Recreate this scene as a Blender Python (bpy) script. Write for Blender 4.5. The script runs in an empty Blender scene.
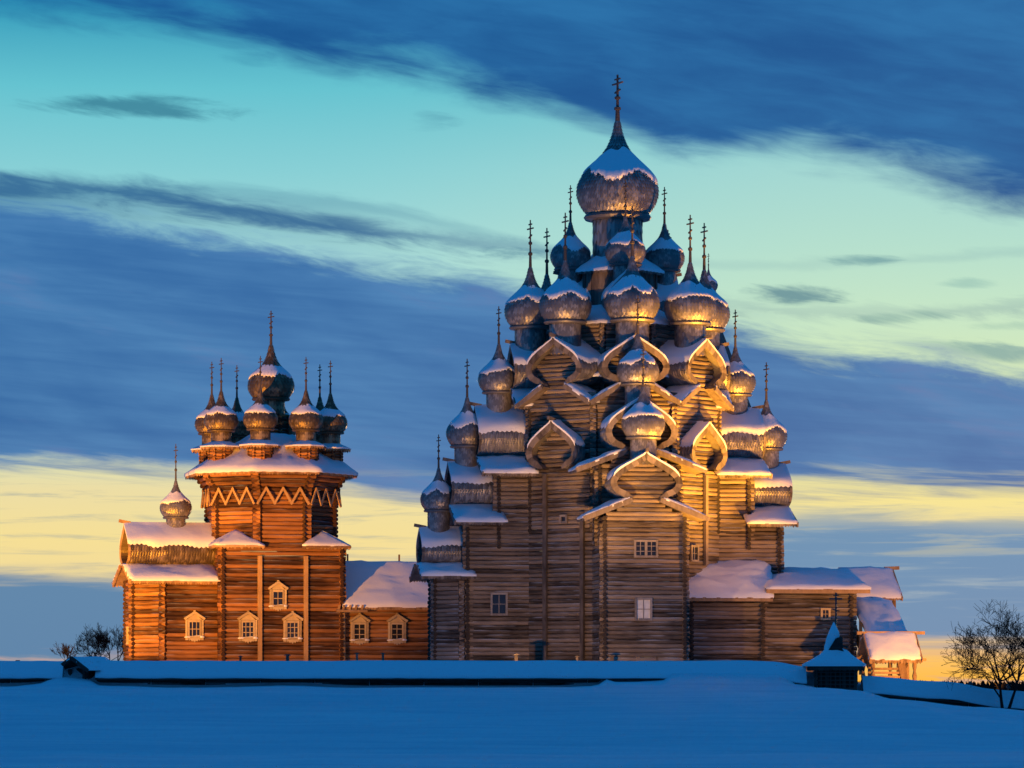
import bpy, math, random
from math import sin, cos, pi, radians, sqrt, exp, atan2
from mathutils import Vector, Matrix, noise

random.seed(7)
sc = bpy.context.scene
COL = sc.collection
CAM = Vector((0, -240, -1.75)); F = 3809.0; HY = 690.0


def srgb(r, g, b):
    def c(v):
        v /= 255.0
        return v / 12.92 if v <= .04045 else ((v + .055) / 1.055) ** 2.4
    return (c(r), c(g), c(b), 1)


# ------------------------------------------------------------------ mesh builder
class MB:
    def __init__(s):
        s.v, s.f, s.a = [], [], []

    def vert(s, p):
        s.v.append(tuple(p)); return len(s.v) - 1

    def face(s, ids, a=.5):
        s.f.append(tuple(ids)); s.a.append(a)

    def poly(s, pts, a=.5):
        s.face([s.vert(p) for p in pts], a)

    def beam(s, p, q, w, d, nrm=(0, -1, 0), a=None):
        """box from p to q, width w across, depth d along nrm"""
        p, q = Vector(p), Vector(q); ax = (q - p).normalized(); n = Vector(nrm)
        n = (n - ax * n.dot(ax)).normalized(); t = ax.cross(n)
        a = random.random() if a is None else a
        c = []
        for o in (p, q):
            for (i, j) in ((-1, -1), (1, -1), (1, 1), (-1, 1)):
                c.append(s.vert(o + t * (i * w / 2) + n * (j * d / 2)))
        for f in ((0, 3, 2, 1), (4, 5, 6, 7), (0, 1, 5, 4), (1, 2, 6, 5), (2, 3, 7, 6), (3, 0, 4, 7)):
            s.face([c[k] for k in f], a)

    def box(s, c, sz, a=None):
        c = Vector(c)
        s.beam(c - Vector((0, 0, sz[2] / 2)), c + Vector((0, 0, sz[2] / 2)), sz[0], sz[1], (0, -1, 0), a)

    def log(s, p, q, r, a=None, seg=4, n=10, jit=.012):
        p, q = Vector(p), Vector(q); ax = (q - p).normalized()
        up = Vector((0, 0, 1)) if abs(ax.z) < .9 else Vector((0, 1, 0))
        t = ax.cross(up).normalized(); u = t.cross(ax)
        a = random.random() if a is None else a
        rings = []
        for i in range(seg + 1):
            o = p.lerp(q, i / seg) + u * random.uniform(-jit, jit) + t * random.uniform(-jit, jit)
            rr = r * random.uniform(.96, 1.04)
            rings.append([s.vert(o + t * cos(2 * pi * k / n + pi / n) * rr + u * sin(2 * pi * k / n + pi / n) * rr) for k in range(n)])
        for A, B in zip(rings, rings[1:]):
            for k in range(n):
                s.face((A[k], A[(k + 1) % n], B[(k + 1) % n], B[k]), a)
        s.face(rings[0][::-1], -.5 + .4 * a); s.face(rings[-1], -.5 + .4 * a)  # darker end grain, with the shade of the log ends put into the tone

    def tube(s, pts, rad, n=6, a=.5):
        rings = []
        for i, p in enumerate(pts):
            d = (Vector(pts[min(i + 1, len(pts) - 1)]) - Vector(pts[max(i - 1, 0)])).normalized()
            up = Vector((0, 0, 1)) if abs(d.z) < .9 else Vector((1, 0, 0))
            t = d.cross(up).normalized(); u = t.cross(d)
            rings.append([s.vert(Vector(p) + t * cos(2 * pi * k / n) * rad[i] + u * sin(2 * pi * k / n) * rad[i]) for k in range(n)])
        for A, B in zip(rings, rings[1:]):
            for k in range(n):
                s.face((A[k], A[(k + 1) % n], B[(k + 1) % n], B[k]), a)
        s.face(rings[0][::-1], a); s.face(rings[-1], a)

    def slab(s, quad, th, a=.5):
        """thick sheet under a quad"""
        q = [Vector(p) for p in quad]
        n = (q[1] - q[0]).cross(q[3] - q[0]).normalized()
        if n.z < 0: n = -n
        top = [s.vert(p) for p in q]; bot = [s.vert(p - n * th) for p in q]
        s.face(top, a); s.face(bot[::-1], a)
        for i in range(4):
            j = (i + 1) % 4
            s.face((top[i], bot[i], bot[j], top[j]), a)

    def snow(s, quad, t=.2, nu=14, nv=10, seed=0, lip=.55, over=.04):
        """pillow of snow lying on a quad (corners in order)"""
        q = [Vector(p) for p in quad]
        ce = (q[0] + q[1] + q[2] + q[3]) / 4
        q = [p + (p - ce).normalized() * over for p in q]
        top = []; low = {}
        for i in range(nu + 1):
            row = []
            for j in range(nv + 1):
                a, b = i / nu, j / nv
                p = (q[0] * (1 - a) + q[1] * a) * (1 - b) + (q[3] * (1 - a) + q[2] * a) * b
                e = min(a, 1 - a, b, 1 - b)
                edge = e < 1e-6
                fall = lip + (1 - lip) * min(1, e / .22) ** .6
                nz = noise.noise(p * .8 + Vector((seed, 0, 0))) * .5 + noise.noise(p * 2.3 + Vector((0, seed, 0))) * .28
                h = t * fall * (1 + nz)
                if edge:
                    jit = Vector((noise.noise(p * 3.1), noise.noise(p * 2.7 + Vector((9, 0, 0))), 0)) * .13
                    p = p + jit
                    low[(i, j)] = s.vert(p - Vector((0, 0, .02)))
                row.append(s.vert(p + Vector((0, 0, h * (.75 if edge else 1)))))
            top.append(row)
        for i in range(nu):
            for j in range(nv):
                s.face((top[i][j], top[i + 1][j], top[i + 1][j + 1], top[i][j + 1]))
        def side(A, B):
            s.face((top[A[0]][A[1]], low[A], low[B], top[B[0]][B[1]]))
        for i in range(nu):
            side((i, 0), (i + 1, 0)); side((i + 1, nv), (i, nv))
        for j in range(nv):
            side((0, j + 1), (0, j)); side((nu, j), (nu, j + 1))

    def teeth(s, p, q, n, drop, out=(0, 0, 0), a=None):
        """row of pointed board ends hanging from edge p-q"""
        p, q = Vector(p), Vector(q); o = Vector(out)
        for k in range(n):
            A = p.lerp(q, (k + .04) / n) + o; B = p.lerp(q, (k + .96) / n) + o
            M = (A + B) / 2; h = drop * random.uniform(.85, 1.1)
            s.poly((A, A - Vector((0, 0, h * .6)), M - Vector((0, 0, h)), B - Vector((0, 0, h * .6)), B), random.random() if a is None else a)

    def build(s, name, mat, parent=None, loc=(0, 0, 0), rz=0, smooth=False):
        me = bpy.data.meshes.new(name)
        me.from_pydata(s.v, [], s.f); me.update()
        at = me.attributes.new('tone', 'FLOAT', 'FACE')
        at.data.foreach_set('value', s.a)
        if smooth:
            me.polygons.foreach_set('use_smooth', [True] * len(me.polygons))
        me.materials.append(mat)
        o = bpy.data.objects.new(name, me); COL.objects.link(o)
        o.parent = parent; o.location = loc; o.rotation_euler = (0, 0, rz)
        return o


def empty(name, loc, rz=0, parent=None):
    o = bpy.data.objects.new(name, None); COL.objects.link(o)
    o.location = loc; o.rotation_euler = (0, 0, rz); o.parent = parent
    o.empty_display_size = .3
    return o


def tag(o, label, cat, group=None, kind=None):
    if label: o['label'] = label
    if cat: o['category'] = cat
    if group: o['group'] = group
    if kind: o['kind'] = kind
    return o


def put(src, name, parent, loc, rz=0, s=1, sz=None):
    """copy of one object sharing its mesh"""
    o = src.copy(); COL.objects.link(o); o.name = name
    o.parent = parent; o.location = loc; o.rotation_euler = (0, 0, rz); o.scale = (s, s, s if sz is None else sz)
    return o


# ------------------------------------------------------------------ materials
def newmat(name):
    m = bpy.data.materials.new(name); m.use_nodes = True
    nt = m.node_tree; b = nt.nodes['Principled BSDF']
    return m, nt, b


def N(nt, t, **kw):
    n = nt.nodes.new(t)
    for k, v in kw.items():
        setattr(n, k, v)
    return n


def wood(name, dark, light, rough=.75, snowy=.5, scale=(.5, .5, 7), vert=False, spec=.35, tone=.55, metal=0, nk=.9):
    m, nt, b = newmat(name); L = nt.links.new
    tc = N(nt, 'ShaderNodeTexCoord'); mp = N(nt, 'ShaderNodeMapping'); mp.inputs['Scale'].default_value = scale
    L(tc.outputs['Object'], mp.inputs['Vector'])
    n1 = N(nt, 'ShaderNodeTexNoise'); n1.inputs['Scale'].default_value = 2.2; n1.inputs['Detail'].default_value = 6; n1.inputs['Roughness'].default_value = .65
    L(mp.outputs[0], n1.inputs['Vector'])
    n2 = N(nt, 'ShaderNodeTexNoise'); n2.inputs['Scale'].default_value = .45; n2.inputs['Detail'].default_value = 3
    L(tc.outputs['Object'], n2.inputs['Vector'])
    at = N(nt, 'ShaderNodeAttribute', attribute_name='tone')
    a1 = N(nt, 'ShaderNodeMath', operation='MULTIPLY_ADD'); L(n1.outputs['Fac'], a1.inputs[0]); a1.inputs[1].default_value = nk
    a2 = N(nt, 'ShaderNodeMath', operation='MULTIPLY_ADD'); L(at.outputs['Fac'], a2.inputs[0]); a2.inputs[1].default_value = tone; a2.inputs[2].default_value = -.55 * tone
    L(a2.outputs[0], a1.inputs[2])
    a3 = N(nt, 'ShaderNodeMath', operation='MULTIPLY_ADD'); L(n2.outputs['Fac'], a3.inputs[0]); a3.inputs[1].default_value = .7
    a4 = N(nt, 'ShaderNodeMath', operation='SUBTRACT'); L(a1.outputs[0], a4.inputs[0]); a4.inputs[1].default_value = .32
    L(a4.outputs[0], a3.inputs[2])
    cr = N(nt, 'ShaderNodeValToRGB'); e = cr.color_ramp.elements
    e[0].position = .1; e[0].color = (*dark, 1); e[1].position = .85; e[1].color = (*light, 1)
    L(a3.outputs[0], cr.inputs['Fac'])
    out = cr.outputs['Color']
    if snowy > 0:
        ge = N(nt, 'ShaderNodeNewGeometry'); sp = N(nt, 'ShaderNodeSeparateXYZ'); L(ge.outputs['Normal'], sp.inputs[0])
        n3 = N(nt, 'ShaderNodeTexNoise'); n3.inputs['Scale'].default_value = .9; n3.inputs['Detail'].default_value = 5
        mp2 = N(nt, 'ShaderNodeMapping'); mp2.inputs['Scale'].default_value = (.6, .6, 3)
        L(tc.outputs['Object'], mp2.inputs[0]); L(mp2.outputs[0], n3.inputs['Vector'])
        mz = N(nt, 'ShaderNodeMapRange'); L(sp.outputs['Z'], mz.inputs['Value']); mz.inputs['From Min'].default_value = .3; mz.inputs['From Max'].default_value = .75
        mn = N(nt, 'ShaderNodeMapRange'); L(n3.outputs['Fac'], mn.inputs['Value']); mn.inputs['From Min'].default_value = .47; mn.inputs['From Max'].default_value = .62
        mm = N(nt, 'ShaderNodeMath', operation='MULTIPLY'); L(mz.outputs[0], mm.inputs[0]); L(mn.outputs[0], mm.inputs[1])
        m2 = N(nt, 'ShaderNodeMath', operation='MULTIPLY'); L(mm.outputs[0], m2.inputs[0]); m2.inputs[1].default_value = snowy
        mx = N(nt, 'ShaderNodeMix', data_type='RGBA'); L(m2.outputs[0], mx.inputs['Factor']); L(out, mx.inputs['A']); mx.inputs['B'].default_value = (.8, .82, .85, 1)
        out = mx.outputs['Result']
    L(out, b.inputs['Base Color'])
    b.inputs['Roughness'].default_value = rough; b.inputs['Metallic'].default_value = metal
    b.inputs['Specular IOR Level'].default_value = spec
    bp = N(nt, 'ShaderNodeBump'); bp.inputs['Strength'].default_value = .45; bp.inputs['Distance'].default_value = .04
    L(n1.outputs['Fac'], bp.inputs['Height']); L(bp.outputs[0], b.inputs['Normal'])
    return m


def snowmat(name, s1=.7, s2=3, st=.25, col=(.86, .88, .91)):
    m, nt, b = newmat(name); L = nt.links.new
    tc = N(nt, 'ShaderNodeTexCoord')
    n1 = N(nt, 'ShaderNodeTexNoise'); n1.inputs['Scale'].default_value = s1; n1.inputs['Detail'].default_value = 7
    n2 = N(nt, 'ShaderNodeTexNoise'); n2.inputs['Scale'].default_value = s2 * 4; n2.inputs['Detail'].default_value = 4
    L(tc.outputs['Object'], n1.inputs['Vector']); L(tc.outputs['Object'], n2.inputs['Vector'])
    ad = N(nt, 'ShaderNodeMath', operation='MULTIPLY_ADD'); L(n2.outputs['Fac'], ad.inputs[0]); ad.inputs[1].default_value = .25; L(n1.outputs['Fac'], ad.inputs[2])
    bp = N(nt, 'ShaderNodeBump'); bp.inputs['Strength'].default_value = st; bp.inputs['Distance'].default_value = .25
    L(ad.outputs[0], bp.inputs['Height']); L(bp.outputs[0], b.inputs['Normal'])
    b.inputs['Base Color'].default_value = (*col, 1); b.inputs['Roughness'].default_value = .65
    b.inputs['Specular IOR Level'].default_value = .25
    return m


def plain(name, col, rough=.6, spec=.3, metal=0):
    m, nt, b = newmat(name); L = nt.links.new
    tc = N(nt, 'ShaderNodeTexCoord'); n1 = N(nt, 'ShaderNodeTexNoise'); n1.inputs['Scale'].default_value = 3; n1.inputs['Detail'].default_value = 4
    L(tc.outputs['Object'], n1.inputs['Vector'])
    mx = N(nt, 'ShaderNodeMix', data_type='RGBA'); L(n1.outputs['Fac'], mx.inputs['Factor'])
    mx.inputs['A'].default_value = (*[c * .7 for c in col], 1); mx.inputs['B'].default_value = (*[min(1, c * 1.25) for c in col], 1)
    L(mx.outputs['Result'], b.inputs['Base Color'])
    b.inputs['Roughness'].default_value = rough; b.inputs['Specular IOR Level'].default_value = spec; b.inputs['Metallic'].default_value = metal
    return m


GREY = wood('grey_logs', (.035, .026, .02), (.32, .255, .20), snowy=.5)
BROWN = wood('brown_logs', (.04, .015, .005), (.40, .18, .06), snowy=.3, tone=.75)
SHINGLE = wood('aspen_shingle', (.20, .19, .188), (.64, .60, .55), rough=.43, snowy=0, scale=(2.5, 2.5, 2), spec=.6, tone=.6, metal=.55, nk=.25)
SHINGLE2 = wood('dark_aspen_shingle', (.13, .095, .055), (.60, .46, .27), rough=.43, snowy=0, scale=(2.5, 2.5, 2), spec=.6, tone=.6, metal=.55, nk=.25)
BOARD = wood('weathered_board', (.05, .04, .034), (.28, .235, .205), snowy=.15, scale=(2, 2, .5))
BOARDB = wood('new_board', (.16, .09, .045), (.50, .32, .16), snowy=.1, scale=(2, 2, .5))
FENCE = wood('fence_wood', (.02, .018, .016), (.07, .06, .05), snowy=.15)
FRAMEM = wood('painted_frame', (.30, .22, .12), (.60, .48, .30), snowy=.1, scale=(2, 2, 2))
FRAMEG = wood('grey_frame', (.14, .12, .11), (.36, .32, .29), snowy=.1, scale=(2, 2, 2))
SNOW = snowmat('roof_snow')
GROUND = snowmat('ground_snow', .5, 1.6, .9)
_nt = GROUND.node_tree; _b = _nt.nodes['Principled BSDF']
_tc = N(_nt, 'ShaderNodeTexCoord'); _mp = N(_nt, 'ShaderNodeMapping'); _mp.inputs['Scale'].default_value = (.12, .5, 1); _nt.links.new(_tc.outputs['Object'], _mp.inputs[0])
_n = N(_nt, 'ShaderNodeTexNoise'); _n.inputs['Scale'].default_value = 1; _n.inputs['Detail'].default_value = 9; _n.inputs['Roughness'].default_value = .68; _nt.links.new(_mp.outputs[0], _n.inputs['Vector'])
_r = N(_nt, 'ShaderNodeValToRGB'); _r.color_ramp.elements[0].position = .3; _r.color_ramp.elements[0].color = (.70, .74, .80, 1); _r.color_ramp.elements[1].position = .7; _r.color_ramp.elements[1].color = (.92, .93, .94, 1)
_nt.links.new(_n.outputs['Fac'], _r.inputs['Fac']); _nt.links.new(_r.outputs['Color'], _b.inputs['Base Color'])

METAL = plain('cross_metal', (.07, .06, .055), .5, .4)
GLASS = plain('dark_glass', (.02, .022, .03), .12, .6)
GLASS_REFL = plain('reflection_toned_glass', (.72, .70, .66), .3, .5)  # plain glass; its bright cream reflection is put into the base colour
BARK = plain('bark', (.018, .015, .014), .9, .1)
LAMPM = plain('lamp_housing', (.04, .04, .04), .5, .4)

# ------------------------------------------------------------------ onion domes
P_TALL = [(0, .70), (.09, .795), (.23, .895), (.41, .97), (.60, 1.0), (.79, .97), (.96, .89), (1.11, .77), (1.26, .62), (1.41, .47), (1.56, .345), (1.7, .255), (1.83, .19), (2.1, .10), (2.35, .06)]
P_WIDE = [(0, .70), (.13, .85), (.33, .965), (.55, 1.0), (.80, .94), (1.05, .79), (1.22, .62), (1.36, .47), (1.46, .37), (1.55, .31), (1.75, .21), (2.0, .13), (2.35, .06)]


def prof(P, z):
    if z <= P[0][0]: return P[0][1]
    for i in range(len(P) - 1):
        (a, ra), (b, rb) = P[i], P[i + 1]
        if z <= b:
            r0 = P[i - 1] if i > 0 else P[i]; r3 = P[i + 2] if i + 2 < len(P) else P[i + 1]
            t = (z - a) / (b - a)
            m0 = (rb - r0[1]) / (b - r0[0]) * (b - a); m1 = (r3[1] - ra) / (r3[0] - a) * (b - a)
            return (2 * t**3 - 3 * t**2 + 1) * ra + (t**3 - 2 * t**2 + t) * m0 + (-2 * t**3 + 3 * t**2) * rb + (t**3 - t**2) * m1
    return P[-1][1]


def onion_mb(P, rows, teeth):
    m = MB(); zt = P[-1][0]
    # even rows along the arc
    zs = [zt * i / 400 for i in range(401)]; arc = [0]
    for i in range(400):
        arc.append(arc[-1] + sqrt((zs[i + 1] - zs[i])**2 + (prof(P, zs[i + 1]) - prof(P, zs[i]))**2))
    def zat(s):
        s = max(0, min(arc[-1], s))
        for i in range(400):
            if arc[i + 1] >= s:
                return zs[i] + (zs[i + 1] - zs[i]) * (s - arc[i]) / max(1e-9, arc[i + 1] - arc[i])
        return zt
    ds = arc[-1] / rows
    for i in range(rows):
        s0 = i * ds; ztop = zat(s0 + ds * 1.55)
        n = max(10, int(teeth * max(.3, prof(P, zat(s0)))))
        off = random.random()
        lo, hi = [], []
        for k in range(2 * n):
            th = 2 * pi * (k / 2 + off) / n
            zz = zat(s0 - ds * .12) if k % 2 == 0 else zat(s0 + ds * .55)
            rr = prof(P, zz) + (.055 if k % 2 == 0 else .022) * (26 / (rows + 7))
            jt = random.uniform(-.009, .009) * (26 / (rows + 7)) * min(1, rr * 1.5)
            rr += jt
            lo.append(m.vert((rr * cos(th), rr * sin(th), zz - (.03 if i == 0 and k % 2 == 0 else 0))))
            rt = prof(P, ztop) + .002 + jt
            hi.append(m.vert((rt * cos(th), rt * sin(th), ztop)))
        for k in range(2 * n):
            j = (k + 1) % (2 * n)
            if k % 2 == 0: tone = random.random()
            kk = k - 1 if k % 2 == 1 else k
            m.face((lo[k], lo[j], hi[j], hi[k]), tone)
    # underside ring closing the base
    c = m.vert((0, 0, -.01)); r = [m.vert((.80 * cos(2 * pi * k / 32), .80 * sin(2 * pi * k / 32), -.01)) for k in range(32)]
    for k in range(32): m.face((c, r[(k + 1) % 32], r[k]), .3)
    # round moulding under the dome
    for (ra, rb, za, zb) in ((.80, .84, -.10, -.04), (.84, .80, -.04, .02), (.64, .80, -.12, -.10)):
        A = [m.vert((ra * cos(2 * pi * k / 40), ra * sin(2 * pi * k / 40), za)) for k in range(40)]
        B = [m.vert((rb * cos(2 * pi * k / 40), rb * sin(2 * pi * k / 40), zb)) for k in range(40)]
        for k in range(40): m.face((A[k], A[(k + 1) % 40], B[(k + 1) % 40], B[k]), .3)
    return m


def cap_mb(P, seed, low, amp, ztop):
    m = MB(); nt, nz = 72, 14; rows = []
    for k in range(nt):
        th = 2 * pi * k / nt
        d = Vector((cos(th), sin(th), 0))
        zl = low + amp * noise.noise(d * 1.3 + Vector((seed, 0, 0))) + .09 * noise.noise(d * 4.5 + Vector((seed, 3, 0))) + .05 * noise.noise(d * 13 + Vector((seed, 3, 7))) + (.03 if k % 2 else -.03)
        zh = ztop + .18 * noise.noise(d * 1.1 + Vector((0, seed, 5)))
        row = []
        for i in range(nz + 1):
            t = i / nz; z = zl + (zh - zl) * t
            th_ = (.006 + .038 * min(1, t / .22) ** .8 * (1 - t) ** .5) * (1 + .6 * noise.noise(d * 2.2 + Vector((seed, z * 3, 1))))
            r = prof(P, z) + (.028 if i > 0 else .022) + th_
            if i == 0: r -= .02
            row.append(m.vert((r * d.x, r * d.y, z)))
        rows.append(row)
    for k in range(nt):
        A, B = rows[k], rows[(k + 1) % nt]
        for i in range(nz):
            m.face((A[i], B[i], B[i + 1], A[i + 1]))
    return m


def drum_mb(r=.60, h=2.2, rows=9, teeth=22):
    m = MB(); dz = h / rows
    for i in range(rows):
        z0 = -h + i * dz; lo, hi = [], []
        for k in range(2 * teeth):
            th = 2 * pi * (k / 2 + (i % 2) * .5) / teeth
            zz = z0 - dz * .12 if k % 2 == 0 else z0 + dz * .45
            lo.append(m.vert(((r + .025) * cos(th), (r + .025) * sin(th), zz)))
            hi.append(m.vert(((r + .002) * cos(th), (r + .002) * sin(th), z0 + dz * 1.5 if i < rows - 1 else -.05)))
        for k in range(2 * teeth):
            j = (k + 1) % (2 * teeth)
            if k % 2 == 0: tone = random.random()
            m.face((lo[k], lo[j], hi[j], hi[k]), tone)
    return m


def cross_mb(top=2.0):
    """pole, ball and three-barred cross; arms lie along local y"""
    m = MB()
    m.tube([(0, 0, -.1), (0, 0, top * .30), (0, 0, top * .34), (0, 0, top * .52), (0, 0, top)], [.07, .05, .04, .035, .026], 8)
    for (z, r) in ((top * .30, .085), (top * .52, .075)):
        m.tube([(0, 0, z - r), (0, 0, z - r * .5), (0, 0, z + r * .5), (0, 0, z + r)], [.03, r, r, .03], 10)
    for (z, hw) in ((top * .91, .13), (top * .82, .27)):
        m.beam((0, -hw, z), (0, hw, z), .05, .05, (0, 0, 1))
    m.beam((0, -.13, top * .66 + .05), (0, .13, top * .66 - .05), .05, .05, (0, 0, 1))
    return m


SRC = {}
def hide_src(o):
    COL.objects.unlink(o); return o
SRC['tall'] = hide_src(onion_mb(P_TALL, 22, 44).build('dome', SHINGLE))
SRC['great'] = hide_src(onion_mb(P_TALL, 32, 72).build('dome', SHINGLE))
SRC['wide'] = hide_src(onion_mb(P_WIDE, 18, 36).build('dome', SHINGLE2))
for i in range(4):
    SRC['cap%d' % i] = hide_src(cap_mb(P_TALL, 3.7 * i + 1, .93, .30, 1.57).build('snow_cap', SNOW, smooth=True))
    SRC['wcap%d' % i] = hide_src(cap_mb(P_WIDE, 2.9 * i + 2, .90, .12, 1.42).build('snow_cap', SNOW, smooth=True))
SRC['drum'] = hide_src(drum_mb().build('drum', SHINGLE))
SRC['drum2'] = hide_src(drum_mb(.58, 1.1, 6, 20).build('drum', SHINGLE2))
SRC['cross'] = hide_src(cross_mb(1.9).build('cross', METAL))
_dn = [0]


def dome(parent, x, y, z, r, kind='tall', cap=None, cross=1.0, drum=.6, drot=0, capz=0):
    _dn[0] += 1; i = _dn[0] % 4
    d = put(SRC[kind], 'dome', parent, (x, y, z), random.uniform(0, 6), r)
    rz = -d.rotation_euler.z
    put(SRC[('wcap%d' if kind == 'wide' else 'cap%d') % i], 'snow_cap', d, (0, 0, capz), rz + random.uniform(-.6, .6) + drot)
    if drum: put(SRC['drum2' if kind == 'wide' else 'drum'], 'drum', d, (0, 0, 0), rz, 1, 1 if kind == 'wide' else drum)
    put(SRC['cross'], 'cross', d, (0, 0, 2.3), rz + .30, 1, cross)
    return d


# ------------------------------------------------------------------ log walls
def wall_logs(m, c, tdir, half, z0, z1, dia=.27, ext=.3, par=0, hw=None, seg=4):
    """stack of logs centred at c (x,y), along tdir; hw(z) gives the half length where it varies"""
    tdir = Vector((tdir[0], tdir[1], 0)).normalized(); c = Vector((c[0], c[1], 0))
    n = int((z1 - z0) / dia)
    for i in range(n):
        z = z0 + (i + .5 + .5 * par) * dia
        h = half + ext if hw is None else hw(z)
        if h < .12: continue
        e = random.uniform(-.04, .04)
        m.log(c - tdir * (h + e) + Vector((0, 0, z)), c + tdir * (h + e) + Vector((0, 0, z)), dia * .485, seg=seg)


def polar(phi, r, s=0):
    """local point r outward at heading phi (0 front, + to the right), s along the face"""
    return Vector((sin(phi) * r + cos(phi) * s, -cos(phi) * r + sin(phi) * s, 0))


def oct_logs(m, ap, z0, z1, dia=.27, ext=.28, flare=None, sides=range(8), off=0):
    for k in sides:
        phi = radians(45 * k + off); par = k % 2
        n = int((z1 - z0) / dia)
        t = polar(phi, 0, 1)
        for i in range(n):
            z = z0 + (i + .5 + .5 * par) * dia
            a = ap + (flare(z) if flare else 0)
            h = a * math.tan(pi / 8) + ext
            c = polar(phi, a); c.z = z
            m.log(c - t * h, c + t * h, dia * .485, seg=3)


# ------------------------------------------------------------------ bochka (keel-shaped barrel roof)
KEEL = [(.42, 0), (.62, .045), (.82, .115), (.95, .22), (1.0, .33), (.985, .43), (.91, .54), (.77, .65), (.60, .74), (.43, .82), (.28, .89), (.15, .95), (.06, .99), (0, 1.05)]


def keel_x(z, k=1.0):
    """half width of the keel at normalised height z"""
    for (xa, za), (xb, zb) in zip(KEEL, KEEL[1:]):
        if za <= z <= zb:
            return xa + (xb - xa) * (z - za) / (zb - za)
    return 0


def keel_in(a, h, t):
    """inner outline of the keel band, t metres inside the outer one"""
    pts = [Vector((x * a, z * h)) for x, z in KEEL]; out = []
    for i, p in enumerate(pts):
        d = (pts[min(i + 1, len(pts) - 1)] - pts[max(i - 1, 0)]).normalized()
        n = Vector((-d.y, d.x))
        q = p + n * t
        if i == 0: q = p + Vector((-t * .25, t * .35))
        if i == len(pts) - 1: q = Vector((0, p.y - t * 1.5))
        out.append(Vector((max(0, q.x), q.y)))
    return out


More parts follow.
